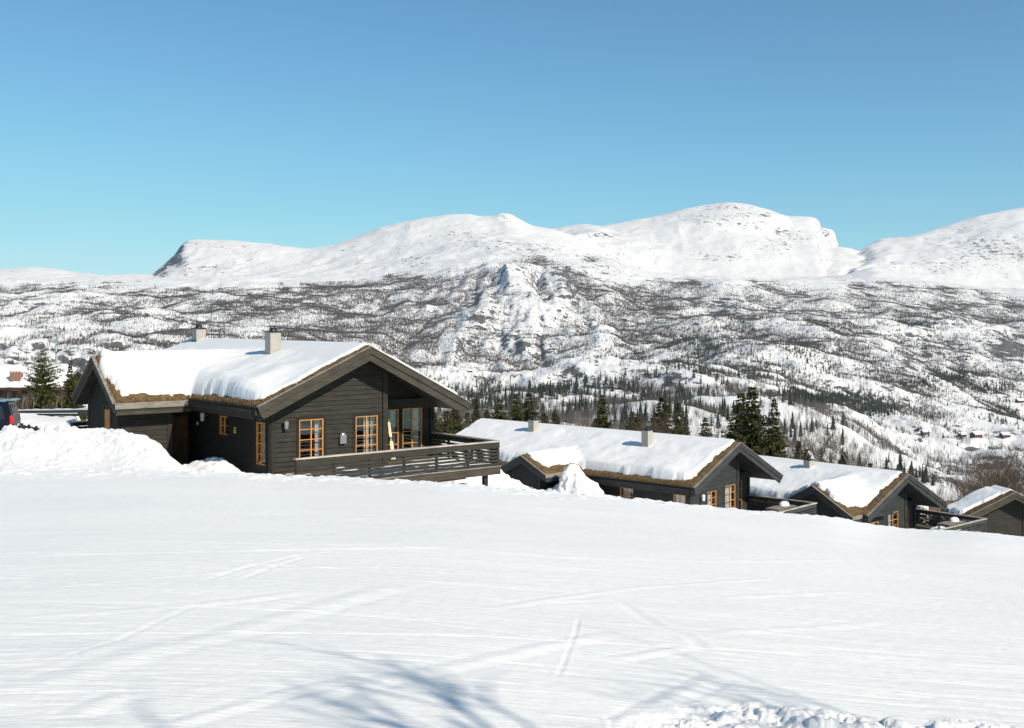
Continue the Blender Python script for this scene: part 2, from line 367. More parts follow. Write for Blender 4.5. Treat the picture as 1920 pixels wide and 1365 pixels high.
def snow_detail(x, y):
    px = 960 + F * x / y; z = 0 * x
    fade = sstep(44, 30, y)
    ca, sa = math.cos(R(6)), math.sin(R(6))
    xr, yr = x * ca + y * sa, -x * sa + y * ca
    pm = .12 + 1.25 * sstep(.38, .68, fbm(x * .3, y * .45, 3, 40))
    z += pm * (.015 * (fbm(xr * .35, yr * 3.2, 4, 41, .6) - .5) + .009 * (fbm(xr * 1.1, yr * 9, 4, 43, .6) - .5)) + .006 * (fbm(x * 9, y * 9, 3, 44) - .5)
    xr, yr = x * ca - y * sa * 2, x * sa * 2 + y * ca
    z += .009 * (1.4 - pm * .7) * (fbm(xr * .5, yr * 8, 3, 47, .6) - .5)
    z += .09 * (fbm(x * .16, y * .3, 3, 49) - .5)
    for pts, dep, wd in TRACKS:
        P = [ground_pt(*q) for q in pts]
        # smooth the polyline
        t = np.linspace(0, len(P) - 1, 60); X = np.interp(t, range(len(P)), [p[0] for p in P]); Y = np.interp(t, range(len(P)), [p[1] for p in P])
        k = np.ones(7) / 7; X[3:-3] = np.convolve(X, k, 'valid'); Y[3:-3] = np.convolve(Y, k, 'valid')
        mk = (x > X.min() - .5) & (x < X.max() + .5) & (y > Y.min() - .5) & (y < Y.max() + .5)
        xs, ys = x[mk], y[mk]; d2 = np.full(xs.shape, 9.0); tt = np.zeros(xs.shape)
        for i in range(0, 59):
            ax, ay, bx, by = X[i], Y[i], X[i + 1], Y[i + 1]; L = (bx - ax) ** 2 + (by - ay) ** 2 + 1e-9
            q = np.clip(((xs - ax) * (bx - ax) + (ys - ay) * (by - ay)) / L, 0, 1)
            dd = (xs - ax - q * (bx - ax)) ** 2 + (ys - ay - q * (by - ay)) ** 2
            m2 = dd < d2; d2 = np.where(m2, dd, d2); tt = np.where(m2, (i + q) / 59, tt)
        e = np.exp(-d2 / wd ** 2) - .35 * np.exp(-(np.sqrt(d2) - 1.9 * wd) ** 2 / (wd * .6) ** 2)
        env = sstep(0, .12, tt) * sstep(1, .85, tt)
        rough = 1 if dep > 0 else (.45 + .7 * fbm(xs * 2.2, ys * 2.2, 4, 61))
        z[mk] += -dep * .55 * e * env * rough
    # many faint arcs cut by ski edges
    r = random.Random(12)
    for _ in range(26):
        y0 = 7 + 22 * r.random() ** 1.4; x0 = y0 * r.uniform(-.55, .5); a0 = r.uniform(-.35, .35) + (math.pi if r.random() < .5 else 0); cv = r.uniform(-.05, .05); L = r.uniform(3, 14); n = 22
        X, Y = [x0], [y0]
        for i in range(n): X.append(X[-1] + L / n * math.cos(a0)); Y.append(Y[-1] + L / n * math.sin(a0)); a0 += cv * L / n
        wd = r.uniform(.02, .045); dep = r.uniform(.004, .010) * (1 if r.random() < .6 else -1)
        for off in ((0, .22) if r.random() < .5 else (0,)):
            Xo = np.array(X); Yo = np.array(Y) + off
            mk = (x > Xo.min() - .2) & (x < Xo.max() + .2) & (y > Yo.min() - .2) & (y < Yo.max() + .2)
            xs, ys = x[mk], y[mk]
            if not len(xs): continue
            d2 = np.full(xs.shape, 9.0); tt = np.zeros(xs.shape)
            for i in range(n):
                ax, ay, bx, by = Xo[i], Yo[i], Xo[i + 1], Yo[i + 1]; LL = (bx - ax) ** 2 + (by - ay) ** 2 + 1e-9
                q = np.clip(((xs - ax) * (bx - ax) + (ys - ay) * (by - ay)) / LL, 0, 1); dd = (xs - ax - q * (bx - ax)) ** 2 + (ys - ay - q * (by - ay)) ** 2
                m2 = dd < d2; d2 = np.where(m2, dd, d2); tt = np.where(m2, (i + q) / n, tt)
            z[mk] += -dep * np.exp(-d2 / wd ** 2) * sstep(0, .25, tt) * sstep(1, .75, tt)
    # trampled strip close to the camera
    my = sstep(.22, -.22, y - 7.62 - 1.0 * (fbm(x * .8, y * 0 + 2, 3, 71) - .5) + .25 * sstep(2600, 1500, px) * 0) * sstep(1180, 1380, px + 260 * (fbm(y * 1.5, x, 2, 3) - .5))
    lump = fbm(x * 4.2, y * 4.2, 5, 73, .55); z += my * (.13 * np.abs(lump - .5) + .22 * np.clip(lump - .54, 0, .09) - .02 + .05 * (fbm(x * 12, y * 12, 3, 75) - .5) * .5)
    mk = my > .02; v1, d1 = cells(x[mk] * 5, y[mk] * 5, 23); z[mk] += my[mk] * .06 * np.maximum(v1 - .5, 0) * 2 * sstep(.7, .2, d1)
    return z * fade
def near_ground():
    u = np.linspace(-.66, .66, 1350)
    ys = [4.5]
    while ys[-1] < 45: ys.append(ys[-1] + min(.11, max(.012, ys[-1] ** 2 / 3300)))
    while ys[-1] < 118: ys.append(ys[-1] + .14 * (ys[-1] / 45))
    ys = np.array(ys); U, Y = np.meshgrid(u, ys); X = U * Y
    Z = near_z(X, Y) + snow_detail(X, Y)
    far = sstep(42, 50, Y); Z += far * .25 * (fbm(X * .5, Y * .5, 4, 81) - .5)
    Z = Z - .25 * sstep(108, 118, Y)
    o = np_mesh('snow_field', np.stack([X.ravel(), Y.ravel(), Z.ravel()], 1), grid_faces(len(ys), len(u)), 'snow_field'); struct(o)
    # the slope carries on behind and beside the camera
    xs = np.linspace(-70, 70, 281); yb = np.linspace(-60, 4.52, 130); X, Y = np.meshgrid(xs, yb)
    Z = near_z(X, Y, False) + .05 * (fbm(X * .4, Y * .4, 3, 49) - .5)
    o = np_mesh('snow_slope', np.stack([X.ravel(), Y.ravel(), Z.ravel() - .004], 1), grid_faces(len(yb), len(xs)), 'snow_field'); struct(o)
    print('near ground', len(ys))
near_ground()

# ------------------------------------------------------------------ valley and mountains
COLS = [-700, 0, 150, 300, 450, 600, 750, 900, 1050, 1200, 1350, 1500, 1650, 1800, 1950, 2600]
ROWS = [
 (200,  [790, 780, 783, 788, 800, 820, 850, 875, 895, 905, 915, 930, 965, 1010, 1050, 1090]),
 (450,  [770, 760, 765, 770, 780, 795, 812, 825, 835, 845, 860, 885, 930, 980, 1000, 1050]),
 (800,  [750, 738, 735, 745, 755, 768, 778, 785, 775, 765, 775, 800, 860, 915, 925, 960]),
 (1200, [705, 695, 672, 690, 705, 725, 745, 752, 742, 722, 722, 748, 800, 860, 872, 890]),
 (1400, [700, 690, 668, 688, 704, 726, 748, 758, 752, 735, 735, 762, 812, 862, 868, 880]),
 (1800, [665, 650, 632, 652, 668, 690, 706, 712, 690, 684, 702, 740, 778, 822, 832, 840]),
 (2050, [655, 646, 634, 648, 660, 682, 704, 718, 705, 698, 708, 742, 778, 815, 824, 830]),
 (2500, [632, 622, 622, 630, 640, 662, 695, 708, 698, 684, 674, 692, 722, 775, 805, 815]),
 (2900, [612, 606, 610, 614, 620, 640, 672, 690, 680, 662, 648, 660, 685, 722, 745, 755]),
 (3250, [600, 596, 600, 602, 606, 622, 650, 640, 630, 646, 634, 638, 655, 690, 710, 720]),
 (3600, [590, 586, 588, 586, 588, 600, 628, 596, 588, 630, 618, 618, 630, 660, 680, 690]),
 (4000, [580, 575, 574, 568, 568, 578, 600, 552, 548, 604, 598, 596, 604, 625, 645, 652]),
 (4700, [560, 556, 550, 546, 542, 540, 546, 512, 512, 566, 560, 562, 568, 584, 600, 604]),
 (5300, [545, 541, 538, 534, 530, 527, 525, 492, 490, 532, 532, 535, 541, 557, 573, 576]),
 (6200, [530, 526, 528, 528, 518, 508, 490, 450, 462, 520, 526, 528, 528, 542, 556, 560])]
CREST_A = [(-700, 500), (-200, 512), (0, 510), (60, 505), (100, 508), (140, 515), (200, 520), (270, 518), (287, 520), (300, 508), (318, 492), (332, 480), (341, 464), (350, 453), (368, 450), (430, 450), (500, 456), (540, 465), (575, 469), (620, 463), (660, 450), (720, 427),
           (745, 422), (780, 414), (840, 405), (880, 403), (905, 408), (932, 406), (940, 401), (958, 402), (975, 412), (1000, 425), (1040, 432), (1100, 452), (1150, 478), (1230, 516), (1300, 524), (1450, 526), (1600, 516), (1640, 500), (1700, 518), (1760, 530), (1850, 545), (1920, 552), (2600, 560)]
CREST_B = [(-700, 560), (800, 520), (900, 470), (1000, 441), (1050, 428), (1095, 421), (1120, 427), (1160, 420), (1250, 402), (1310, 389), (1345, 383), (1370, 381), (1400, 384), (1440, 394), (1478, 406), (1500, 406), (1525, 408), (1538, 413), (1541, 425), (1544, 455), (1552, 468), (1575, 463), (1600, 467),
           (1612, 478), (1625, 470), (1645, 458), (1672, 447), (1705, 445), (1735, 438), (1760, 430), (1830, 409), (1880, 398), (1920, 391), (2050, 370), (2600, 350)]
def pchip(xk, zk, x):
    """monotone cubic along the first axis; xk (n), zk (n, c), x (m)"""
    h = np.diff(xk)[:, None]; d = np.diff(zk, axis=0) / h; m = np.zeros_like(zk)
    w1 = 2 * h[1:] + h[:-1]; w2 = h[1:] + 2 * h[:-1]
    with np.errstate(divide='ignore', invalid='ignore'):
        mm = (w1 + w2) / (w1 / d[:-1] + w2 / d[1:])
    m[1:-1] = np.where(d[:-1] * d[1:] > 0, mm, 0); m[0] = d[0]; m[-1] = d[-1]
    k = np.clip(np.searchsorted(xk, x) - 1, 0, len(xk) - 2); t = ((x - xk[k]) / (xk[k + 1] - xk[k]))[:, None]; hh = (xk[k + 1] - xk[k])[:, None]
    return (2 * t ** 3 - 3 * t ** 2 + 1) * zk[k] + (t ** 3 - 2 * t ** 2 + t) * hh * m[k] + (-2 * t ** 3 + 3 * t ** 2) * zk[k + 1] + (t ** 3 - t ** 2) * hh * m[k + 1]
def ell(px, py, L):
    r = 0 * px
    for (cx, cy, rx, ry, w) in L:
        r = np.maximum(r, w * np.exp(-.8 * (((px - cx) / rx) ** 2 + ((py - cy) / ry) ** 2)))
    return r
ROCK = [(338, 468, 14, 16, .62), (322, 492, 16, 12, .5), (300, 512, 14, 10, .5), (360, 456, 22, 8, .35), (118, 668, 85, 22, .42), (180, 690, 60, 16, .45), (30, 560, 20, 8, .2), (885, 560, 20, 13, .6), (905, 600, 38, 18, .36), (925, 585, 30, 9, .36), (960, 635, 50, 20, .32),
        (1062, 512, 24, 14, .55), (1050, 505, 12, 10, .5), (1108, 486, 22, 7, .6), (1000, 470, 60, 12, .3), (950, 458, 70, 8, .3), (1085, 540, 40, 22, .4), (1120, 495, 40, 15, .33), (865, 440, 40, 8, .3), (775, 488, 22, 7, .36), (945, 404, 16, 3, .5), (740, 424, 18, 3, .5),
        (1370, 388, 70, 7, .33), (1420, 400, 60, 6, .33), (1470, 460, 45, 14, .3), (1330, 410, 50, 14, .26), (1480, 440, 40, 14, .3), (1150, 440, 50, 8, .3), (1360, 480, 60, 12, .25), (1350, 572, 30, 10, .5), (1890, 655, 44, 28, .75), (1700, 680, 20, 42, .55), (1740, 655, 12, 32, .52), (1790, 660, 40, 25, .35), (1665, 730, 18, 22, .4),
        (1840, 470, 90, 30, .34), (1900, 480, 25, 12, .42), (1780, 500, 70, 15, .3), (1090, 700, 60, 22, .36), (1210, 690, 60, 22, .35), (1160, 735, 30, 12, .45), (1265, 718, 40, 10, .3), (880, 650, 60, 30, .25), (1010, 660, 60, 20, .28), (1760, 890, 45, 25, .5), (1845, 868, 34, 20, .75),
        (1700, 495, 40, 6, .35), (1850, 740, 60, 10, .2), (450, 590, 90, 6, .2), (620, 470, 60, 10, .18), (430, 465, 60, 10, .26), (380, 500, 50, 16, .25)]
TU = np.linspace(-.78, .78, 1500)
yl = [104.0]
while yl[-1] < 12500:
    y0 = yl[-1]; yl.append(y0 + (2.5 + y0 * .006 if y0 < 1000 else (8.5 if y0 < 5500 else 17)))
TY = np.array(yl)
def terrain():
    px = 960 + F * TU; zk = []; yk = []
    for y, r in ROWS:
        yk.append(y); zk.append(-(lerp_tab(px, list(zip(COLS, r)), 60) - HOR) / F * y)
    yk = [104.0] + yk; zk = [plane_b(TU * 104, 104.0 + 0 * TU) - .5] + zk
    ca = lerp_tab(px, CREST_A, 4); cb = lerp_tab(px, CREST_B, 4)
    yk.append(7500); zk.append(-(ca - HOR) / F * 7500)
    yk.append(8300); zk.append(-(np.maximum(ca + 9, cb + 60) - HOR) / F * 8300)
    yk.append(9300); zk.append(-(.5 * cb + .5 * np.maximum(ca + 4, cb + 36) - HOR) / F * 9300)
    yk.append(10500); zk.append(-(cb - HOR) / F * 10500)
    yk.append(12500); zk.append(-(cb + 70 - HOR) / F * 12500)
    Z = pchip(np.array(yk), np.array(zk), TY)
    # bend the ridges sideways away from the two summit lines, so that no ridge runs straight
    U, Y = np.meshgrid(TU, TY); X = U * Y
    wu = (fbm(X / 700 + 3, Y / 420, 4, 91) - .5) * (60 + 90 * sstep(7600, 8600, Y)) / F * (1 - np.exp(-((Y - 7500) / 330) ** 2)) * (1 - np.exp(-((Y - 10500) / 330) ** 2)) * sstep(400, 2000, Y)
    for k in range(len(TY)): Z[k] = np.interp(TU + wu[k], TU, Z[k])
    amp = np.interp(TY, [104, 200, 450, 800, 1300, 2000, 2600, 3500, 5000, 6200, 7200, 7600, 8500, 10000, 10600, 12500], [.3, 4, 24, 48, 72, 88, 95, 110, 90, 95, 45, 26, 60, 60, 26, 60])[:, None]
    wl = np.interp(TY, [104, 450, 1300, 2600, 5000, 12000], [30, 70, 150, 260, 420, 700])
    # noise with a fixed world wavelength per band: blend three
    n1 = fbm(X / 130, Y / 190, 5, 101) - .5; n2 = fbm(X / 330 + 9, Y / 420, 5, 103) - .5; n3 = fbm(X / 900, Y / 900 + 4, 6, 105, .52) - .5; n0 = fbm(X / 45, Y / 60, 4, 99) - .5
    rd = 1 - np.abs(fbm(X / 260, Y / 330, 5, 107) - .5) * 4
    wa = sstep(500, 150, Y); wb = sstep(150, 500, Y) * sstep(2600, 1200, Y); wc = sstep(1200, 2600, Y) * sstep(6500, 4500, Y); wd = sstep(4500, 6500, Y)
    gl = np.abs(fbm(X / 210 + 2, Y / 1500, 4, 109) - .5) * 2; spur = np.exp(-((960 + F * U - 960) / 230) ** 2) * sstep(2500, 2900, Y) * sstep(5200, 4400, Y)
    kn = np.sqrt(np.clip(fbm(X / 170 + 6, Y / 210, 3, 111) * 2 - .7, 0, 1))       # rounded knolls
    calm = 1 - .55 * np.exp(-(((960 + F * U - 660) / 230) ** 2))       # the long even birch slope
    D = amp * (wa * n0 + wb * (n1 * .65 + .38 * n0 + .38 * (kn - .5)) + wc * calm * (n2 * .9 + .26 * n1 + .10 * rd + .16 * (kn - .5)) + wd * (n3 * .8 + .30 * n2 + .15 * rd + .07 * n1)) + spur * (gl - .3) * 105
    Z = Z + D
    dzy = np.gradient(Z, axis=0) / np.gradient(Y, axis=0); dzx = np.gradient(Z, axis=1) / np.gradient(X, axis=1)
    PX = 960 + F * U + 0 * Y; PY = HOR - F * Z / Y
    sl = np.sqrt(dzx ** 2 + dzy ** 2)
    wx = 26 * (fbm(X / 160, Y / 260, 4, 201) - .5); wy = 14 * (fbm(X / 160, Y / 260, 4, 203) - .5)
    def blur(A, n, ax):
        for _ in range(2):
            P_ = np.cumsum(np.pad(A, [(n + 1, n) if q == ax else (0, 0) for q in (0, 1)], 'edge'), axis=ax)
            A = (np.take(P_, range(2 * n + 1, P_.shape[ax]), ax) - np.take(P_, range(0, P_.shape[ax] - 2 * n - 1), ax)) / (2 * n + 1)
        return A
    conv = (Z - blur(blur(Z, 10, 0), 22, 1)) / (Y * .0016 + 2)
    rock = ell(PX + wx, PY + wy, ROCK) * 1.0 + .30 * sstep(.4, .95, sl) * sstep(3, -1, 0) + .10 * sstep(7300, 6000, Y) + .03 + .14 * sstep(.25, .7, -dzy * 0 + dzy) * sstep(7000, 4000, Y)
    rock = rock * (.5 + .5 * sstep(.10, .38, sl)) 
    o = np_mesh('mountains', np.stack([X.ravel(), Y.ravel(), Z.ravel()], 1), grid_faces(len(TY), len(TU)), 'mountain_snow'); struct(o)
    a = o.data.attributes.new('rock', 'FLOAT', 'POINT'); a.data.foreach_set('value', rock.ravel().astype(np.float32))
    print('terrain', Z.shape, float(Z.min()), float(Z.max()))
    return Z, PY, rock, conv
TZ, TPY, TROCK, TCONV = terrain()
def tz(u, y, A=None):
    A = TZ if A is None else A
    fi = np.clip((np.asarray(u) - TU[0]) / (TU[1] - TU[0]), 0, len(TU) - 1.001); j = fi.astype(int); fj = fi - j
    k = np.clip(np.searchsorted(TY, y) - 1, 0, len(TY) - 2); t = np.clip((y - TY[k]) / (TY[k + 1] - TY[k]), 0, 1)
    return (A[k, j] * (1 - fj) + A[k, j + 1] * fj) * (1 - t) + (A[k + 1, j] * (1 - fj) + A[k + 1, j + 1] * fj) * t
def any_z(x, y):
    return gz(x, y) if y < 104 else float(tz(np.array([x / y]), np.array([y]))[0])

# ------------------------------------------------------------------ cabins
def wall_boards(mb, fr, s0, s1, z0, top, holes, pitch=0.19):
    """lapped horizontal boards; fr(s, d, z) -> point; holes: (a, b, z0, z1)"""
    z = z0; r = random.Random(int(s1 * 100) + 3)
    while z < max(top(s0 + i * (s1 - s0) / 40) for i in range(41)):
        zt = z + pitch; zm = z + pitch * .5
        # interval where the wall is high enough
        ss = [s0 + i * (s1 - s0) / 200 for i in range(201)]; ok = [s for s in ss if top(s) >= zt - 0.02]
        if not ok: z = zt; continue
        segs = [(min(ok), max(ok))]
        for (a, b, h0, h1) in holes:
            if h0 < zm < h1:
                ns = []
                for (p, q) in segs:
                    if b <= p or a >= q: ns.append((p, q)); continue
                    if a > p: ns.append((p, a))
                    if b < q: ns.append((b, q))
                segs = ns
        j = r.uniform(-.003, .004)
        for (p, q) in segs:
            lo, hi = .048 + j * 2, .012
            mb.hexa([fr(p, 0, z - .012), fr(q, 0, z - .012), fr(q, lo, z - .012), fr(p, lo, z - .012), fr(p, 0, zt), fr(q, 0, zt), fr(q, hi, zt), fr(p, hi, zt)])
        z = zt
def wall_core(mb, fr, s0, s1, z0, top, holes, th=.16, breaks=()):
    cuts = sorted(set([s0, s1] + [c for h in holes for c in h[:2]] + list(breaks)))
    for a, b in zip(cuts[:-1], cuts[1:]):
        hs = sorted([h for h in holes if h[0] <= a + 1e-6 and h[1] >= b - 1e-6], key=lambda h: h[2])
        z = z0
        for h in hs: mb.wbox(fr, a, b, -th, 0, z, h[2]); z = h[3]
        P = [fr(a, -th, z), fr(b, -th, z), fr(b, 0, z), fr(a, 0, z), fr(a, -th, top(a)), fr(b, -th, top(b)), fr(b, 0, top(b)), fr(a, 0, top(a))]
        mb.hexa(P)
def make_window(parent, fr, s0, s1, z0, z1, cols, rows, trim, style='window', curtain=None, casing=True, label=None):
    w = MB(); t = .05
    w.wbox(fr, s0, s0 + t, -.07, .02, z0, z1); w.wbox(fr, s1 - t, s1, -.07, .02, z0, z1)
    w.wbox(fr, s0 + t, s1 - t, -.07, .02, z1 - t, z1); w.wbox(fr, s0 + t, s1 - t, -.07, .02, z0, z0 + t)
    m = .0145
    for i in range(1, cols):
        x = s0 + (s1 - s0) * i / cols; mm = m * (1.7 if cols == 2 else 1); w.wbox(fr, x - mm, x + mm, -.055, .012, z0 + t, z1 - t)
    for i in range(1, rows):
        z = z0 + (z1 - z0) * i / rows; w.wbox(fr, s0 + t, s1 - t, -.05, .008, z - m, z + m)
    o = w.build(style, 'orange_paint', parent)
    if label: o['label'] = label
    g = MB(); g.poly([fr(s0 + .02, -.03, z0 + .02), fr(s1 - .02, -.03, z0 + .02), fr(s1 - .02, -.03, z1 - .02), fr(s0 + .02, -.03, z1 - .02)]); g.build('pane', 'glass', o)
    if casing:
        c = MB(); k = .13
        c.wbox(fr, s0 - k, s0 - .003, 0, .05, z0 - k, z1 + k); c.wbox(fr, s1 + .003, s1 + k, 0, .05, z0 - k, z1 + k)
        c.wbox(fr, s0 - .002, s1 + .002, 0, .052, z1 + .003, z1 + k + .02); c.wbox(fr, s0 - .002, s1 + .002, 0, .06, z0 - k, z0 - .003); c.build('casing', 'casing_wood' if trim == 'trim_wood' else trim, o)
    if curtain:
        for (a, b) in curtain:
            q = MB(); n = 14; xa = s0 + (s1 - s0) * a; xb = s0 + (s1 - s0) * b
            for i in range(n):
                p0 = xa + (xb - xa) * i / n; p1 = xa + (xb - xa) * (i + 1) / n; d0 = -.26 + .03 * math.sin(i * 1.9); d1 = -.26 + .03 * math.sin((i + 1) * 1.9)
                q.poly([fr(p0, d0, z0 + .02), fr(p1, d1, z0 + .02), fr(p1, d1, z1 - .02), fr(p0, d0, z1 - .02)])
            q.build('curtain', 'curtain_white', o)
    return o
def chimney(parent, x, y, zb, zt, w=.5, cowl=True):
    m = MB(); m.box((x - w / 2, y - w / 2, zb - 1.0), (x + w / 2, y + w / 2, zt)); o = m.build('chimney', 'render_white', parent)
    c = MB(); c.box((x - w / 2 - .05, y - w / 2 - .05, zt + .001), (x + w / 2 + .05, y + w / 2 + .05, zt + .05))
    if cowl:
        r = w * .3
        c.tube([(x, y, zt + .05), (x, y, zt + .13), (x, y, zt + .19), (x, y, zt + .2)], [r * 1.25, r, r, r * .9], 12)
        for k in range(3):
            a = k * 2.1 + .4; c.tube([(x + r * .7 * math.cos(a), y + r * .7 * math.sin(a), zt + .19), (x + r * .8 * math.cos(a), y + r * .8 * math.sin(a), zt + .27)], .018, 6)
        c.tube([(x, y, zt + .27), (x, y, zt + .285), (x, y, zt + .3)], [r * 1.35, r * 1.3, .02], 12)
    c.build('chimney_cap', 'metal_dark', o)
    f = MB(); f.box((x - w / 2 - .07, y - w / 2 - .07, zb - .6), (x + w / 2 + .07, y + w / 2 + .07, zb - .02)); f.build('chimney_flashing', 'metal_dark', o)
    return o
def railing(parent, p0, p1, z0, mat, h=1.0, name='deck_railing', cap='cap_wood', nslat=5, posts=None, front=1):
    """slatted rail between two local points on the deck"""
    (x0, y0), (x1, y1) = p0, p1; L = math.hypot(x1 - x0, y1 - y0); dx, dy = (x1 - x0) / L, (y1 - y0) / L; nx, ny = dy * front, -dx * front
    fr = lambda s, d, z: (x0 + dx * s + nx * d, y0 + dy * s + ny * d, z0 + z)
    m = MB()
    m.wbox(fr, 0, L, .0, .028, h - .27, h - .03)
    for i in range(nslat):
        z = .04 + i * (h - .33) / nslat; m.wbox(fr, 0, L, .0, .026, z, z + .088)
    o = m.build(name, mat, parent)
    c = MB(); c.wbox(fr, -.04, L + .04, -.11, .065, h - .028, h + .025); c.build('handrail', cap, o)
    n = posts or max(2, round(L / 1.55)); 
    for i in range(n + 1):
        s = .05 + (L - .1) * i / n; q = MB(); q.wbox(fr, s - .045, s + .045, -.095, -.002, -.2, h - .035); q.build('railing_post', mat, o)
    return o

def cabin(name, label, C, ang, zf, P, group='sod roofed log cabins on the slope'):
    """C: corner of the gable wall, local x along the gable, local y back along the ridge, local z from the deck floor"""
    blue = 'blue_' if P.get('blue') else ''
    WX, WY, TR, FA, RL = blue + 'wall_wood', blue + 'side_wood', blue + 'trim_wood', blue + 'fascia_wood', blue + 'rail_wood'
    root = thing(name, label, 'cabin', (C[0], C[1], zf), ang, group)
    L = P['L']; xa = 3.85; za = P.get('za', 4.88); tl = P.get('tl', .44); tr_ = P.get('tr', .497); xl, xr = -1.1, P.get('xr', 8.88)
    wx, wy0, wy1, wya, wza, wsl = P['wing']       # wing: outer x, front and back eaves y, ridge y, ridge z, slope
    zm = lambda x: za - (tl * (xa - x) if x < xa else tr_ * (x - xa))
    zw = lambda y: wza - wsl * abs(y - wya)
    base = -2.2
    # --- walls
    rec = 1.2; xp = 5.1; xe = P.get('xe', 8.38)
    top = lambda s: zm(s) - .30
    front = lambda s, d, z: (s, -d, z)
    side = lambda s, d, z: (-d, s, z)
    recf = lambda s, d, z: (s, rec - d, z)
    fw = P['front_windows']; sw = P['side_windows']; dw = P['doors']
    holes = [(a, b, c, d) for (a, b, c, d, *_ ) in fw]
    m = MB(); wall_boards(m, front, .06, xp, base, top, [(a - .12, b + .12, c - .12, d + .12) for a, b, c, d in holes]); 
    wall = m.build('gable_wall', WX, root)
    m = MB(); wall_core(m, front, 0, xp + .1, base, lambda s: top(s) + .12, holes, breaks=(xa,)); m.build('wall_core', TR, wall)
    for args in ((front, -.02, .14, 0, .06, base, top(0)), (front, xp - .04, xp + .18, -.1, .09, base, top(xp) + .05), (side, 0.02, .15, 0, .055, base, top(0))):
        m = MB(); m.wbox(*args); m.build('corner_board', TR, root)
    # recessed glazed wall, panel above it
    dh = [(a, b, c, d) for (a, b, c, d, *_) in dw]
    m = MB(); wall_core(m, recf, xp + .1, xe, base, lambda s: top(s) + .12, dh); wall_boards(m, recf, xp + .2, xe - .1, base, lambda s: top(s), [(a - .08, b + .08, c - .1, d + .1) for a, b, c, d in dh]); m.build('recessed_wall', WX, root)
    m = MB(); m.box((xp + .1, 0, base), (xp + .25, rec, top(xp) + .1)); m.build('return_wall', WX, root)
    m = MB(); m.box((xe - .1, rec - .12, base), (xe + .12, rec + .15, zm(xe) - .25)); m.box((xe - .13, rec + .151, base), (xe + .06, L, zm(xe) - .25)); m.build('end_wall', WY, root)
    # deep eaves beam over the recess
    zb = P.get('beam', 2.13)
    m = MB(); m.wbox(recf, xp + .25, 9.35, .02, .22, zb, zb + .42); m.build('roof_beam', TR, root)
    # long side wall
    sh = [(a, b, c, d) for (a, b, c, d, *_) in sw]
    bwy = wy0 + P.get('porch', 2.5)
    stop = lambda s: zm(0) - .3
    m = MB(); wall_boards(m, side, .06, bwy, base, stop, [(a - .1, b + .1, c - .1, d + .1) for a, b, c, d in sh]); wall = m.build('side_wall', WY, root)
    m = MB(); wall_core(m, side, 0.1, L - .2, base, lambda s: stop(s) + .1, sh); m.build('wall_core', TR, wall)
    m = MB(); m.box((0, L - .3, base), (xe, L - .14, 2.2)); m.build('back_wall', WX, root)
    # interior
    m = MB(); m.box((.17, .17, -.1), (xe - .2, 6.2, 0)); m.build('interior_floor', 'floor_wood', root)
    m = MB(); m.box((.2, 5.6, 0), (xe - .25, 5.75, 3.2)); m.build('interior_partition', 'interior_wood', root)
    m = MB(); m.box((.9, 1.1, .0), (3.0, 1.9, .42)); m.box((.9, 1.7, .42), (3.0, 1.95, .86)); m.box((.9, 1.1, .42), (1.1, 1.7, .6)); m.build('interior_bench', 'red_fabric', root)
    for (a, b, c, d, co, ro, cu) in fw: make_window(root, front, a, b, c, d, co, ro, TR, 'window', cu)
    for (a, b, c, d, co, ro, cu) in sw: make_window(root, side, a, b, c, d, co, ro, TR, 'window', cu)
    for (a, b, c, d, co, ro, cu) in dw: make_window(root, recf, a, b, c, d, co, ro, TR, 'glazed_door', cu)
    # --- wing
    ox = P.get('wing_wall', wx + .4); yf = wy0 + .8; yb = wy1 - .75; wtop = lambda s: zw(s) - .28
    wside = lambda s, d, z: (ox - d, s, z)
    ww = P.get('wing_windows', []); wh = [(a, b, c, d) for (a, b, c, d, *_) in ww]
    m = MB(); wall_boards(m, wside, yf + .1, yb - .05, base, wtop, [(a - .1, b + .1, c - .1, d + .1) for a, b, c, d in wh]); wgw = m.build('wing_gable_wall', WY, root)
    m = MB(); wall_core(m, wside, yf, yb, base, lambda s: wtop(s) + .1, wh, breaks=(wya,)); m.build('wall_core', TR, wgw)
    for args in ((wside, yb - .12, yb + .02, 0, .06, base, wtop(yb) + .1), (wside, yf - .02, yf + .14, 0, .06, base, wtop(yf) + .1)):
        m = MB(); m.wbox(*args); m.build('corner_board', TR, root)
    for (a, b, c, d, kind) in ww:
        m = MB(); m.wbox(wside, a, b, -.05, .015, c, d); o = m.build('shutter', 'orange_board', root)
        q = MB(); q.wbox(wside, a - .1, a - .003, 0, .05, c, d + .1); q.wbox(wside, b + .003, b + .1, 0, .05, c, d + .1); q.wbox(wside, a - .1, b + .1, 0, .055, d + .101, d + .2); q.build('casing', TR, o)
    xo = P.get('porch_x', -1.6)
    wfront = lambda s, d, z: (s, yf - d, z)
    wt = lambda s: zw(yf) - .2
    m = MB(); wall_core(m, wfront, ox + .17, xo, base, wt, []); wall_boards(m, wfront, ox + .1, xo - .1, base, wt, []); m.build('wing_front_wall', WX, root)
    m = MB(); m.wbox(wfront, xo - .1, xo + .1, -.12, .06, base, wt(0)); m.build('porch_post', TR, root)
    m = MB(); m.box((xo - .2, bwy, base), (0, bwy + .15, wt(0) + .6)); m.build('porch_back_wall', WX, root)
    m = MB(); m.box((-1.05, bwy - .05, -.35), (-.1, bwy - .002, 1.75)); dd = m.build('entrance_door', 'door_wood', root)
    m = MB(); m.tube([(-.95, bwy - .09, .7), (-.82, bwy - .09, .7)], .015, 6); m.build('handle', 'metal_grey', dd)
    m = MB(); m.wbox(wside, yb - .01, yb, -3.6, -.2, base, 2.2); m.build('wing_back_wall', WX, root)
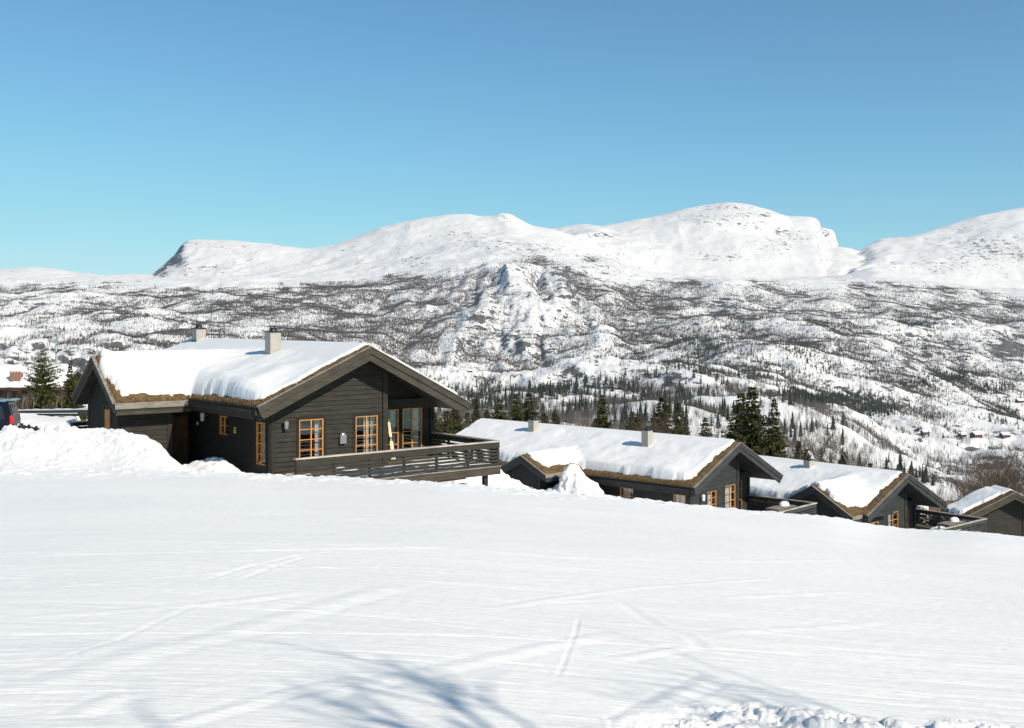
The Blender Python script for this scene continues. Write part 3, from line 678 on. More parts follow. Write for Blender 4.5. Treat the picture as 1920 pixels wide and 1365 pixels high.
    # --- roof structure
    th = .2; dk = .13
    m = MB(); y0, y1 = -.92, L
    tomain = lambda a, b, d: (a, d, b)
    m.prism([(xl, zm(xl) - dk), (xa, za - dk), (xa, za - dk - th), (xl, zm(xl) - dk - th)], tomain, y0, y1)
    m.prism([(xa, za - dk), (xr, zm(xr) - dk), (xr, zm(xr) - dk - th), (xa, za - dk - th)], tomain, y0, y1)
    xin = min(xa - .2, xa - (za - wza) / tl - .1)
    tow = lambda a, b, d: (d, a, b)
    m.prism([(wy0, zw(wy0) - dk), (wya, wza - dk), (wya, wza - dk - th), (wy0, zw(wy0) - dk - th)], tow, wx + .06, xin)
    m.prism([(wya, wza - dk), (wy1, zw(wy1) - dk), (wy1, zw(wy1) - dk - th), (wya, wza - dk - th)], tow, wx + .06, xin)
    roof = m.build('roof', TR, root)
    # barge boards of the big gable: two stepped boards and a pale capping strip on each rake
    def rake(xs, xe_, z0f, lo, hi, ya, yb_, mat, nm):
        q = MB(); a, b = xs, xe_
        q.prism([(a, z0f(a) - lo), (b, z0f(b) - lo), (b, z0f(b) - hi), (a + (.12 if a < b else -.12) * (1 if hi < .3 else 1.6), z0f(a + (.12 if a < b else -.12)) - hi)], tomain, ya, yb_)
        return q.build(nm, mat, roof)
    for xs in (xl, xr):
        e = -1 if xs < xa else 1
        rake(xs, xa, zm, .0, .27, -1.06, -.99, FA, 'barge_board')
        rake(xs + (.1 if e < 0 else -.1), xa, zm, .26, .56, -1.01, -.94, FA, 'barge_board')
        q = MB(); q.prism([(xs, zm(xs) + .035), (xa, za + .035), (xa, za + .001), (xs, zm(xs) + .001)], tomain, -1.10, -.93); q.build('verge_strip', 'grey_wood' if (not blue or 1) else FA, roof)
    for ys in (wy0, wy1):
        e = 1 if ys < wya else -1
        for (lo, hi, x0_, x1_, mt) in ((0, .22, wx - .06, wx, FA), (.21, .42, wx - .02, wx + .05, FA)):
            q = MB(); q.prism([(ys, zw(ys) - lo), (wya, wza - lo), (wya, wza - hi * 1.15), (ys + e * .1, zw(ys + e * .1) - hi * 1.05)], tow, x0_, x1_); q.build('barge_board', mt, roof)
        q = MB(); q.prism([(ys, zw(ys) + .03), (wya, wza + .03), (wya, wza + .001), (ys, zw(ys) + .001)], tow, wx - .09, wx + .05); q.build('verge_strip', 'grey_wood', roof)
    # eaves board of the wing (weathered pale) and dark board below
    q = MB(); q.box((wx, wy0 - .035, zw(wy0) - .22), (xl, wy0, zw(wy0) + .02)); q.build('eaves_board', 'grey_wood', roof)
    q = MB(); q.box((wx + .05, wy0 + .001, zw(wy0) - .46), (xl + .1, wy0 + .06, zw(wy0) - .221)); q.build('eaves_board', FA, roof)
    # main eaves: dark board, gutter with downpipe
    q = MB(); q.box((xl - .03, -.93, zm(xl) - .3), (xl, wy0 - .05, zm(xl) + .0)); q.box((xl + .2, -.9, zm(xl) - .52), (xl + .26, wy0 + .5, zm(xl) - .2)); q.build('eaves_board', TR, roof)
    q = MB(); n = 8; gx, gzz, gr = xl - .1, zm(xl) - .1, .075
    for i in range(n):
        a0 = math.pi + math.pi * i / n; a1 = math.pi + math.pi * (i + 1) / n
        q.poly([(gx + gr * math.cos(a0), -.9, gzz + gr * math.sin(a0)), (gx + gr * math.cos(a1), -.9, gzz + gr * math.sin(a1)), (gx + gr * math.cos(a1), wy0 - .1, gzz + gr * math.sin(a1)), (gx + gr * math.cos(a0), wy0 - .1, gzz + gr * math.sin(a0))])
    gut = q.build('gutter', 'metal_dark', roof)
    q = MB(); q.tube([(gx, -.7, gzz - .06), (gx, -.7, gzz - .2), (gx + .2, -.55, gzz - .38), (gx + .75, -.2, gzz - .5), (-.1, -.1, gzz - .65), (-.1, -.1, base)], .038, 8); q.build('downpipe', 'metal_dark', root)
    # --- turf and snow lying on the roof
    step = .1
    X = np.arange(wx - .05, xr + .08, step); Yg = np.arange(-1.03, L + .05, step); GX, GY = np.meshgrid(X, Yg)
    ZM = za - np.where(GX < xa, tl * (xa - GX), tr_ * (GX - xa)); ZW = wza - wsl * np.abs(GY - wya)
    inw = (GX > wx) & (GX < xin + .6) & (GY > wy0) & (GY < wy1); inm = (GX > xl)
    ZB = np.where(inm, ZM, -9); ZB = np.where(inw, np.maximum(ZB, ZW), ZB)
    d1 = np.minimum.reduce([GX - xl, xr - GX, GY + 1.0, L - GY]); d2 = np.minimum.reduce([GX - wx, 6 - GX, GY - wy0, wy1 - GY]); D = np.maximum(d1, d2)
    def sheet(nm, thick, mat, extra, parent_, cut=0.0, smooth=True):
        keep = D + extra > cut; t = thick(D + extra - cut)
        Zt = ZB + t
        idx = -np.ones(GX.shape, int); kk = keep[:-1, :-1] & keep[1:, :-1] & keep[:-1, 1:] & keep[1:, 1:] & (ZB[:-1, :-1] > -5) & (ZB[1:, 1:] > -5) & (ZB[1:, :-1] > -5) & (ZB[:-1, 1:] > -5)
        used = np.zeros(GX.shape, bool); used[:-1, :-1] |= kk; used[1:, :-1] |= kk; used[:-1, 1:] |= kk; used[1:, 1:] |= kk
        # rim vertices go down to the deck so that the layer is closed at its edge
        rim = used & ~(np.pad(kk, ((0, 1), (0, 1))) & np.pad(kk, ((1, 0), (0, 1))) & np.pad(kk, ((0, 1), (1, 0))) & np.pad(kk, ((1, 0), (1, 0))))
        Zt = np.where(rim, ZB - .1, Zt)
        idx[used] = np.arange(used.sum()); V = np.stack([GX[used], GY[used], Zt[used]], 1)
        jit = .035; V[:, 0] += jit * (rng.random(len(V)) - .5) * rim[used]; V[:, 1] += jit * (rng.random(len(V)) - .5) * rim[used]
        I, J = np.nonzero(kk); Fq = np.stack([idx[I, J], idx[I, J + 1], idx[I + 1, J + 1], idx[I + 1, J]], 1)
        o = np_mesh(nm, V, Fq, mat, smooth); o.parent = parent_; return o, Zt
    sd_ = P.get('seed', 1)
    nz = lambda a, s: fbm(GX * a + sd_ * 13, GY * a, 4, 300 + s) - .5
    sheet('turf', lambda d: np.clip(d * 2.0, 0, .12) - .06 + .10 * nz(3.0, 1) + .12 * np.maximum(nz(5, 3), 0), 'turf', 0 * D + .02, roof)
    # bare turf width by edge
    bare = P.get('bare', .16) + 0 * D
    fg = np.clip((GX - xl) / (xa - xl), 0, 1)
    nearfront = sstep(1.0, .2, GY + 1.0) ; bare = bare + nearfront * P.get('bare_front', .12) * sstep(1.25, .2, fg)
    wfr = sstep(1.2, .3, GY - wy0) * sstep(xl + .9, xl - .1, GX) * (GY < wya); bare = bare + wfr * P.get('bare_wing', .38)
    wed = sstep(.9, .2, GX - wx) * (GX < xl); bare = bare + wed * P.get('bare_wing_gable', .12)
    mev = sstep(.8, .2, GX - xl) * (GY < wy0); bare = bare + mev * P.get('bare_eave', .05)
    ex = -bare + .42 * nz(1.3, 5) + .22 * nz(4.5, 7)
    T = P.get('snow_ridge', .17) + (P.get('snow_eave', .62) - P.get('snow_ridge', .17)) * sstep(.9, 0, fg) * sstep(-.5, 1.5, GY + .2 * 0)
    T = np.where(GX > xa, .22 + 0 * T, T); T = np.where((GX < xl + .3) | (ZW > ZM), P.get('snow_wing', .3), T)
    k = 9; ker = np.ones(k) / k
    for ax in (0, 1): T = np.apply_along_axis(lambda v: np.convolve(np.pad(v, k // 2, 'edge'), ker, 'valid'), ax, T)
    # round the ridge
    rd = P.get('soft', .1) * np.exp(-((GX - xa) / .8) ** 2)
    T = T - rd * .6 + .22 * nz(.45, 9) + .03 * nz(2.5, 11)
    rr = .34
    def gb(A, n):
        for ax in (0, 1):
            for _ in range(2): A = np.apply_along_axis(lambda v: np.convolve(np.pad(v, n, 'edge'), np.ones(2 * n + 1) / (2 * n + 1), 'valid'), ax, A)
        return A
    okm = (ZB > -5).astype(float); wgt = gb(okm, 8) + 1e-6; ZS = gb(np.where(ZB > -5, ZB, 0), 8) / wgt
    drift = np.clip(ZS - ZB, -.15, 1.2) * sstep(.1, .9, D)
    T = T + drift + .05 * nz(1.6, 21)
    SN, SZ = sheet('snow_cover', lambda d: np.maximum(T, .17) * np.sqrt(np.clip(1 - (1 - np.clip(d / rr, 0, 1)) ** 2, 0, 1)) + .0, 'snow_roof', ex, roof)
    # loose grass blades and snow crumbs on the bare turf strips
    sel = np.argwhere((D > .0) & (D + ex < .12) & (ZB > -5)); q = MB(); c = MB(); rr_ = random.Random(sd_)
    vis = [s for s in sel if GX[s[0], s[1]] < xa + .5]
    for _ in range(min(3400, len(vis) * 6)):
        i, j = vis[rr_.randrange(len(vis))]; x = GX[i, j] + rr_.uniform(-.06, .06); y = GY[i, j] + rr_.uniform(-.06, .06); z = ZB[i, j] + .02
        a = rr_.uniform(0, 6.28); h = rr_.uniform(.03, .10) + .12 * rr_.random() ** 4; l = rr_.uniform(-.06, .06); w = .012
        q.poly([(x - w * math.cos(a), y - w * math.sin(a), z), (x + w * math.cos(a), y + w * math.sin(a), z), (x + l - .05, y - .04 + l, z + h)])
    q.build('dry_grass', 'turf_blade', roof)
    for (cx, cy, czt) in P['chimneys']:
        chimney(root, cx, cy, zm(cx) + .1, czt, P.get('chw', .5))
    # --- deck
    if 'deck' in P:
        dx0, dx1, dy0, dz = P['deck']
        q = MB(); q.box((dx0, dy0 + .02, -.10 + dz), (dx1 - .02, -.08, dz - .0)); q.box((xe + .15, -.08, -.10 + dz), (dx1 - .02, 3.2, dz)); q.build('deck_floor', 'floor_wood', root)
        q = MB(); q.box((dx0, dy0 - .05, -.34 + dz), (dx1 + .03, dy0 + .018, -.03 + dz)); q.box((dx1 - .018, dy0 + .02, -.34 + dz), (dx1 + .03, 3.2, -.03 + dz)); ed = q.build('deck_edge_board', FA, root)
        q = MB(); q.box((dx0, dy0 - .09, -.028 + dz), (dx1 + .06, dy0 + .02, .01 + dz)); q.build('edge_strip', 'grey_wood', ed)
        railing(root, (dx0, dy0), (dx1, dy0), dz, RL, P.get('railh', 1.0))
        railing(root, (dx1, dy0 + .1), (dx1, 3.2), dz, RL, P.get('railh', 1.0), posts=4)
        for px_ in (dx1 - .55, dx0 + 3.5, dx0 + .6):
            q = MB(); q.box((px_ - .09, dy0 + .15, -3.6), (px_ + .09, dy0 + .33, -.34 + dz)); q.build('deck_post', TR, root)
        q = MB(); nx_, ny_ = 46, 18; fx = lambda i: dx0 + 1.2 + (dx1 - dx0 - 1.32) * i / nx_; fy = lambda j: dy0 + .12 + (-.2 - dy0 - .12) * j / ny_
        for j in range(ny_ + 1):
            for i in range(nx_ + 1):
                hgt_ = .26 * (float(vn(fx(i) * .7, fy(j) * .9, 5 + sd_)) - .42) + .10 * (float(vn(fx(i) * 2.5, fy(j) * 2.5, 6)) - .5) + .10 * i / nx_; q.v.append((fx(i), fy(j), dz + (hgt_ if min(i, nx_ - i, j, ny_ - j) else -.02)))
        for j in range(ny_):
            for i in range(nx_): k_ = j * (nx_ + 1) + i; q.f.append((k_, k_ + 1, k_ + nx_ + 2, k_ + nx_ + 1))
        q.build('deck_snow', 'snow_roof', root, True)
        q = MB()
        for zz in (-.75, -1.0, -1.25): q.box((5.2, -1.6, zz), (8.2, -1.57, zz + .1))
        q.build('under_deck_slats', TR, root)
    m = MB(); m.box((.02, .0, -3.2), (xe, L - .3, base)); m.box((wx + .5, yf + .02, -3.2), (0, yb - .02, base)); m.build('foundation', 'metal_grey', root)
    return root, zm
A1 = math.atan2(.636, .772)
C1 = (-9.29, 43.0); Z1 = -5.95
cab1, zm1 = cabin('log_cabin', 'nearest and largest dark timber cabin, slatted deck in front and snow on its sod roof', C1, A1, Z1, dict(
    L=16.5, wing=(-4.18, 5.12, 10.08, 7.6, 4.45, .74), wing_wall=-3.75, seed=1,
    front_windows=[(1.2, 2.29, .42, 2.04, 2, 4, [(.78, 1.0)]), (3.77, 4.84, .42, 2.03, 2, 4, [(.52, .74), (.82, 1.0)])],
    side_windows=[(.4, 1.2, .28, 1.95, 2, 4, [(.45, .95)]), (3.7, 4.52, 1.2, 1.98, 2, 2, None)],
    doors=[(6.02, 6.67, .1, 2.1, 1, 4, [(.62, 1.0)]), (6.86, 7.9, .1, 2.12, 2, 4, [(.0, .16), (.72, .98)])],
    wing_windows=[(6.75, 7.45, .4, 2.25, 'shutter')], chimneys=[(2.6, 4.85, 5.42), (3.7, 15.0, 5.5)], deck=(-.86, 8.42, -3.57, 0.0),
    snow_eave=.66, bare=.05, bare_wing=.16, bare_wing_gable=.02, snow_wing=.38))
A2 = math.atan2(.733, .68); C2 = (10.255, 64.49); Z2 = -12.19
cab2, zm2 = cabin('log_cabin', 'blue grey timber cabin with two chimneys just beyond the deck of the largest cabin', C2, A2, Z2, dict(
    L=21.0, blue=True, wing=(-4.18, 7.4, 11.25, 9.36, 3.95, .50), wing_wall=-3.7, seed=2, porch=1.6,
    front_windows=[(1.8, 2.83, .42, 2.04, 2, 4, [(.1, .9)]), (3.75, 4.95, .3, 2.2, 2, 4, [(.3, .95)])],
    side_windows=[(.1 + .15, 1.1, 1.0, 2.05, 2, 2, [(.1, .95)]), (4.0, 5.0, 1.0, 2.05, 2, 2, [(.4, .95)])],
    doors=[(6.0, 6.5, .1, 2.2, 1, 3, [(.1, .9)]), (6.7, 7.7, .1, 2.2, 2, 3, None)],
    wing_windows=[(8.9, 9.9, .2, 1.75, 'shutter')], chimneys=[(2.2, 4.6, 5.35), (2.7, 14.5, 5.35)], deck=(1.5, 8.42, -3.57, 0.0),
    snow_eave=.5, snow_ridge=.3, bare_front=.5, bare=.2, bare_wing=.3, bare_wing_gable=.25, snow_wing=.3))
A3 = math.atan2(.65, .76); C3 = (22.44, 71.5); Z3 = -15.0
cab3, zm3 = cabin('log_cabin', 'blue grey timber cabin with one chimney, third of the row going downhill', C3, A3, Z3, dict(
    L=16.0, blue=True, wing=(-2.24, -.7, 5.02, 2.2, 4.35, .56), wing_wall=-1.8, seed=3, porch=1.0, porch_x=-1.2,
    front_windows=[(.9, 1.9, .5, 1.9, 2, 2, [(.05, .95)]), (3.0, 4.3, .1, 2.3, 2, 4, [(.2, .6)])],
    side_windows=[], doors=[(5.9, 6.4, .1, 2.2, 1, 3, [(.1, .9)]), (6.7, 7.7, .1, 2.2, 2, 3, None)],
    chimneys=[(3.0, 6.1, 5.2)], deck=(2.0, 9.6, -3.4, .62), snow_eave=.45, snow_ridge=.3, bare_front=.55, bare=.22, bare_wing=.5, bare_wing_gable=.0, snow_wing=.42))
cab4, zm4 = cabin('log_cabin', 'last cabin downhill, cut by the picture edge, showing only its dark gable', (35.85, 88.65), R(8), -18.5, dict(
    L=2.6, blue=False, wing=(-1.3, .4, 2.4, 1.4, 3.0, .5), wing_wall=-1.2, seed=4, porch=.8, porch_x=-1.0,
    front_windows=[], side_windows=[], doors=[(5.6, 6.6, .1, 2.2, 2, 4, [(.1, .9)]), (6.8, 7.8, .1, 2.2, 2, 3, None)],
    chimneys=[], snow_eave=.4, snow_ridge=.3, bare_front=1.1, bare=.3))
# fittings of the nearest cabin
ca, sa = math.cos(A1), math.sin(A1)
def loc1(x, y, z): return (C1[0] + ca * x - sa * y, C1[1] + sa * x + ca * y, Z1 + z)
def wall_lamp(parent, P, out, mat='metal_grey', s=1.0):
    q = MB(); x, y, z = P; ox, oy = out
    q.tube([(x, y, z), (x + ox * .1 * s, y + oy * .1 * s, z + .04 * s)], .02 * s, 6)
    q.tube([(x + ox * .12 * s, y + oy * .12 * s, z + .1 * s), (x + ox * .12 * s, y + oy * .12 * s, z + .07 * s), (x + ox * .12 * s, y + oy * .12 * s, z - .14 * s)], [.03 * s, .075 * s, .06 * s], 10)
    return q.build('wall_lamp', mat, parent)
wall_lamp(cab1, (.55, -.05, 1.92), (0, -1), s=1.3); wall_lamp(cab1, (-.05, 5.7, 1.9), (-1, 0), s=1.6); wall_lamp(cab1, (8.3, rec_y := 1.0, 1.75), (0, -1), 'metal_dark', 1.2)
wall_lamp(cab2, (1.1, -.05, 1.85), (0, -1), 'white_paint', 1.5); wall_lamp(cab2, (-3.75, 8.75, 2.0), (-1, 0), 'white_paint', 1.1); wall_lamp(cab2, (-3.75, 10.2, 2.3), (-1, 0), 'white_paint', 1.1)
q = MB(); q.box((2.98, -.17, .98), (3.26, -.036, 1.32)); q.tube([(3.12, -.10, 1.32), (3.12, -.10, 1.4)], [.13, .1], 10); o = q.build('meter_box', 'metal_grey', cab1)
q = MB(); q.box((-.052, 2.95, 1.35), (-.036, 3.13, 1.6)); sg = q.build('notice_plate', 'yellow_plastic', cab1)
q = MB(); q.box((-.056, 2.99, 1.40), (-.053, 3.09, 1.43)); q.box((-.056, 3.0, 1.46), (-.053, 3.08, 1.55)); q.build('notice_mark', 'bark_dark', sg)
q = MB(); q.box((-.06, 6.6, 1.42), (-.036, 6.75, 1.56)); q.build('notice_plate', 'white_paint', cab1)
# skis leaning beside the glazed door
for k, (sx_, mt, lab) in enumerate(((6.10, 'white_paint', 'white ski of the pair leaning at the glazed door'), (5.98, 'yellow_ski', 'yellow ski of the pair leaning at the glazed door'))):
    q = MB(); n = 14; pts = []
    for i in range(n + 1):
        t = i / n; pts.append((sx_ + .05 * t * (1 if k else -1), .62 + .40 * t - (.10 * max(0, t - .9) * 10 * .8), .02 + 1.72 * t))
    for i in range(n):
        a, b_ = pts[i], pts[i + 1]; w0 = .045 - .01 * math.sin(math.pi * i / n); w0 = w0 if i < n - 1 else .035
        q.hexa([(a[0] - w0, a[1], a[2]), (a[0] + w0, a[1], a[2]), (a[0] + w0, a[1] + .02, a[2]), (a[0] - w0, a[1] + .02, a[2]), (b_[0] - w0, b_[1], b_[2]), (b_[0] + w0, b_[1], b_[2]), (b_[0] + w0, b_[1] + .02, b_[2]), (b_[0] - w0, b_[1] + .02, b_[2])])
    t_ = thing('ski', lab, 'ski', loc1(0, 0, 0), A1, 'pair of skis on the deck'); q.build('ski_blade', mt, t_)
    q = MB(); q.box((sx_ - .035, .80, .78), (sx_ + .035, .86, .98)); q.build('binding', 'plastic_black', t_)
# tables on the decks further down
def deck_table(label, Cc, ang, zf, x, y):
    t = thing('deck_table', label, 'table', (Cc[0] + math.cos(ang) * x - math.sin(ang) * y, Cc[1] + math.sin(ang) * x + math.cos(ang) * y, zf), ang, 'tables on the lower decks')
    q = MB()
    for i in range(5): q.box((-1.1, -.45 + i * .182, .80), (1.1, -.45 + i * .182 + .17, .84))
    q.build('table_top', 'grey_wood', t)
    for a in (-.95, .95):
        for b_ in (-.38, .38):
            q = MB(); q.box((a - .045, b_ - .045, 0), (a + .045, b_ + .045, .80)); q.build('leg', 'grey_wood', t)
    n, m_ = 9, 18; q = MB(); V = []
    for i in range(n + 1):
        for j in range(m_):
            r = i / n; a = 2 * math.pi * j / m_; V.append((.55 + .42 * r * math.cos(a), .1 + .3 * r * math.sin(a), .842 + .26 * math.sqrt(max(0, 1 - r ** 2.6))))
    q.v = V
    for i in range(n):
        for j in range(m_): q.f.append((i * m_ + j, i * m_ + (j + 1) % m_, (i + 1) * m_ + (j + 1) % m_, (i + 1) * m_ + j))
    h = q.build('snow_cap', 'snow_roof', t, True)
    return t
deck_table('pale timber table with a heap of snow on the two chimneyed cabin deck', C2, A2, Z2, 6.6, -2.2)
deck_table('pale timber table with a heap of snow on the single chimney cabin deck', C3, A3, Z3 + .62, 7.4, -2.1)

# heap of snow that slid off the middle cabin, standing between its wing and the piste
def snow_heap():
    from mathutils import noise as mn, Vector as V
    cx, cy = 3.75, 66.3; zb = gz(cx, cy) - .5; top = -8.55; H = top - zb; n, m_ = 46, 80; q = MB()
    for i in range(n + 1):
        t = i / n; z = H * (1 - t); r = 2.35 * (t ** .78) * (.62 + .38 * t) + .28 * math.sqrt(min(1, t * 7))
        for j in range(m_):
            a = 2 * math.pi * j / m_; x, y = r * math.cos(a), r * math.sin(a) * .9; p = V((x, y, z))
            d = .34 * mn.noise(p * .9 + V((3, 1, 0))) + .20 * mn.noise(p * 2.1) + .09 * mn.noise(p * 5.0); c_ = mn.voronoi(p * 1.7)[0]; d += .16 * (c_[1] - c_[0]) - .05
            k = min(1, t * 5); q.v.append((x + math.cos(a) * d * k, y + math.sin(a) * d * k, z + d * .45))
    for i in range(n):
        for j in range(m_): q.f.append((i * m_ + j, i * m_ + (j + 1) % m_, (i + 1) * m_ + (j + 1) % m_, (i + 1) * m_ + j))
    q.f.append(tuple(range(m_)))
    o = q.build('snow_pile', 'snow_roof', None, True); o.location = (cx, cy, zb)
    tag(o, 'rounded heap of slid roof snow standing against the long eaves of the two chimneyed cabin', 'snow pile')
snow_heap()

# ------------------------------------------------------------------ trees
def spruce_meshes(seed, h=10.0, spread=.2, dens=1.0, droop=.35, bare=.06, trunk_r=.16, lumpy=.25, kind='spruce', tiers=34):
    r = random.Random(seed); t = MB(); lean = (r.uniform(-.15, .15), r.uniform(-.15, .15))
    C = lambda z: (lean[0] * (z / h) ** 2, lean[1] * (z / h) ** 2)
    t.tube([(C(h * k / 8)[0], C(h * k / 8)[1], h * k / 8 - (.6 if k == 0 else 0)) for k in range(9)], [trunk_r * (1 - k / 8.3) for k in range(9)], 7)
    c = MB(); V = c.v; Fc = c.f
    def leaf(x, y, z, s, dx, dy):
        n = len(V); a = r.uniform(0, 6.28); b = r.uniform(-.6, .3); L = math.hypot(dx, dy) + 1e-6; ux, uy = dx / L, dy / L
        ca_, sa_ = math.cos(a * .25 - .8), math.sin(a * .25 - .8); wx_, wy_ = ux * ca_ - uy * sa_, ux * sa_ + uy * ca_
        px_, py_ = -wy_ * s * .33, wx_ * s * .33
        V.extend([(x - px_, y - py_, z), (x + px_, y + py_, z + r.uniform(-.05, .05)), (x + wx_ * s + px_ * .3, y + wy_ * s + py_ * .3, z + b * s)]); Fc.append((n, n + 1, n + 2))
        V.extend([(x, y, z + s * .1), (x + wx_ * s * .9, y + wy_ * s * .9, z + b * s - s * .1), (x + wx_ * s * .4, y + wy_ * s * .4, z - s * .55)]); Fc.append((n + 3, n + 4, n + 5))
    br = MB()
    for k in range(tiers):
        f = (k + r.uniform(-.3, .3)) / tiers; f = min(max(f, 0), .995); z = h * (bare + (1 - bare) * f)
        if kind == 'pine': R_ = h * spread * (math.sin(math.pi * min(1, (f * .82 + .2))) ** .7) * r.uniform(.65, 1.15)
        else: R_ = h * spread * ((1 - f) ** .88) * (1 - .35 * math.exp(-f * 14)) * r.uniform(.8, 1.12) + .03
        nb = max(4, int(6 + 5 * (1 - f)))
        for j in range(nb):
            a = 2 * math.pi * (j + r.random()) / nb; Rb = R_ * (1 + r.uniform(-lumpy, lumpy * .7)); 
            if r.random() < .12: Rb *= .55
            dx, dy = math.cos(a), math.sin(a); cx, cy = C(z); n = max(3, int(Rb / (.16 * h / 10) * dens))
            if Rb > .5 and r.random() < .35: br.tube([(cx, cy, z), (cx + dx * Rb * .8, cy + dy * Rb * .8, z - droop * Rb * .5)], [.03, .01], 4, False)
            for i in range(n):
                q = (i + .4 + r.random() * .6) / n; rr = Rb * q; zz = z - droop * rr + (.25 * rr if q > .75 and kind == 'spruce' else 0) + (rr * .35 if kind == 'pine' else 0)
                s = (.40 + .20 * r.random()) * (h / 10) * (1.25 - .5 * q) * (1 - .5 * f)
                for w in range(2):
                    o = r.uniform(-.22, .22) * (1 - .8 * f) * (h / 10) * (1.3 - q * .6); leaf(cx + dx * rr - dy * o, cy + dy * rr + dx * o, zz + r.uniform(-.1, .08) * h / 10, s, dx + r.uniform(-.5, .5), dy + r.uniform(-.5, .5))
    return t, c, br
def make_tree(name, label, cat, loc, h, seed, group, mat='needles_spruce', bark='bark_dark', **kw):
    t, c, br = spruce_meshes(seed, h=10.0, **kw)
    root = thing(name, label, cat, loc, 0, group); root.scale = (h / 10,) * 3
    n0 = len(t.v); t.v += br.v; t.f += [tuple(i + n0 for i in f) for f in br.f]
    t.build('trunk', bark, root); c.build('crown', mat, root); return root
def bare_tree_meshes(seed, h=6.0, levels=4, r0=.07, spread=.55, kids=(3, 5), sides=5, ratio=.45):
    r = random.Random(seed); t = MB(); tw = MB(); V = mathutils.Vector
    def grow(p, d, L, rad, lev):
        n = 4 if lev == 0 else 3; pts = [p]; q = V(p); dd = V(d)
        for i in range(n):
            dd = (dd + V((r.uniform(-.16, .16), r.uniform(-.16, .16), r.uniform(-.02, .12)))).normalized(); q = q + dd * L / n; pts.append(q.copy())
        m = t if lev < 2 else tw
        m.tube(pts, [rad * (1 - .62 * i / n) for i in range(n + 1)], sides if lev < 2 else 3, False)
        if lev >= levels: return
        for i in range(r.randint(*kids) + (2 if lev == 0 else 0)):
            f = r.uniform(.3 if lev == 0 else .2, 1.0); k = min(n - 1, int(f * n)); b = pts[k].lerp(pts[k + 1], f * n - k)
            a = r.uniform(0, 6.28); side = V((math.cos(a), math.sin(a), r.uniform(.15, .7))); nd = (dd * (1 - spread) + side * spread).normalized()
            grow(b, nd, L * r.uniform(.42, .66) * (1.1 - .35 * f if lev == 0 else 1), rad * ratio, lev + 1)
    grow(V((0, 0, -.3)), V((0, 0, 1)), h * .62, r0, 0)
    return t, tw
def make_birch(name, label, loc, hgt, seed, group, mat='twig_brown', bark='birch_bark', cat='tree', **kw):
    t, tw = bare_tree_meshes(seed, **kw); zmax = max(v[2] for v in tw.v + t.v)
    root = thing(name, label, cat, loc, 0, group); root.scale = (hgt / zmax,) * 3
    t.build('trunk', bark, root); tw.build('crown', mat, root); return root
def at(px, py_top, Y, dz=0):   # foot of a tree whose top shows at this point of the photograph
    x = (px - 960) / F * Y; z0 = any_z(x, Y) + dz; return (x, Y, z0), -(py_top - HOR) / F * Y - z0

protos = {}
def sp(kind, v):
    if (kind, v) not in protos: protos[(kind, v)] = None
    return protos[(kind, v)]
NEAR = [ # px, py top, distance, kind, label
 (1410, 722, 150, 'spruce', 'tallest spruce behind the big gable of the cabin with two chimneys', 0, 1.05),
 (1388, 731, 158, 'spruce', 'spruce close beside the tallest spruce, its crown merged with it', 1, 1.0),
 (1450, 744, 150, 'spruce', 'slim spruce standing just downhill of the tallest spruce', 2, .8),
 (1372, 790, 170, 'spruce', 'small spruce at the foot of the tall spruce pair', 3, .9),
 (1245, 741, 150, 'spruce', 'broad olive spruce behind the second chimney of the middle cabin', 4, 1.15),
 (1272, 752, 155, 'spruce', 'narrow spruce beside the broad olive spruce', 2, .8),
 (1130, 738, 165, 'spruce', 'spruce rising alone behind the ridge between two white chimneys', 0, .85),
 (992, 733, 160, 'spruce', 'dark spruce directly behind the upper white chimney of the middle cabin', 1, 1.1),
 (970, 736, 155, 'spruce', 'slender spruce just uphill of the chimney with the dark spruce behind', 3, .95),
 (937, 746, 150, 'spruce', 'wide spruce between the largest deck and the upper white chimney', 4, 1.15),
 (893, 741, 160, 'spruce', 'tall thin spruce at the tip of the largest cabin roof', 2, .65),
 (912, 765, 150, 'spruce', 'short spruce between the thin spruce and the wide spruce', 0, .9),
 (835, 768, 130, 'spruce', 'olive spruce under the eaves end, behind the deck corner', 4, 1.1),
 (856, 764, 134, 'spruce', 'second olive spruce behind the deck, beside the brown thicket', 1, 1.1),
 (818, 775, 128, 'spruce', 'olive spruce half hidden by the dark corner post of the deck', 3, 1.0)]
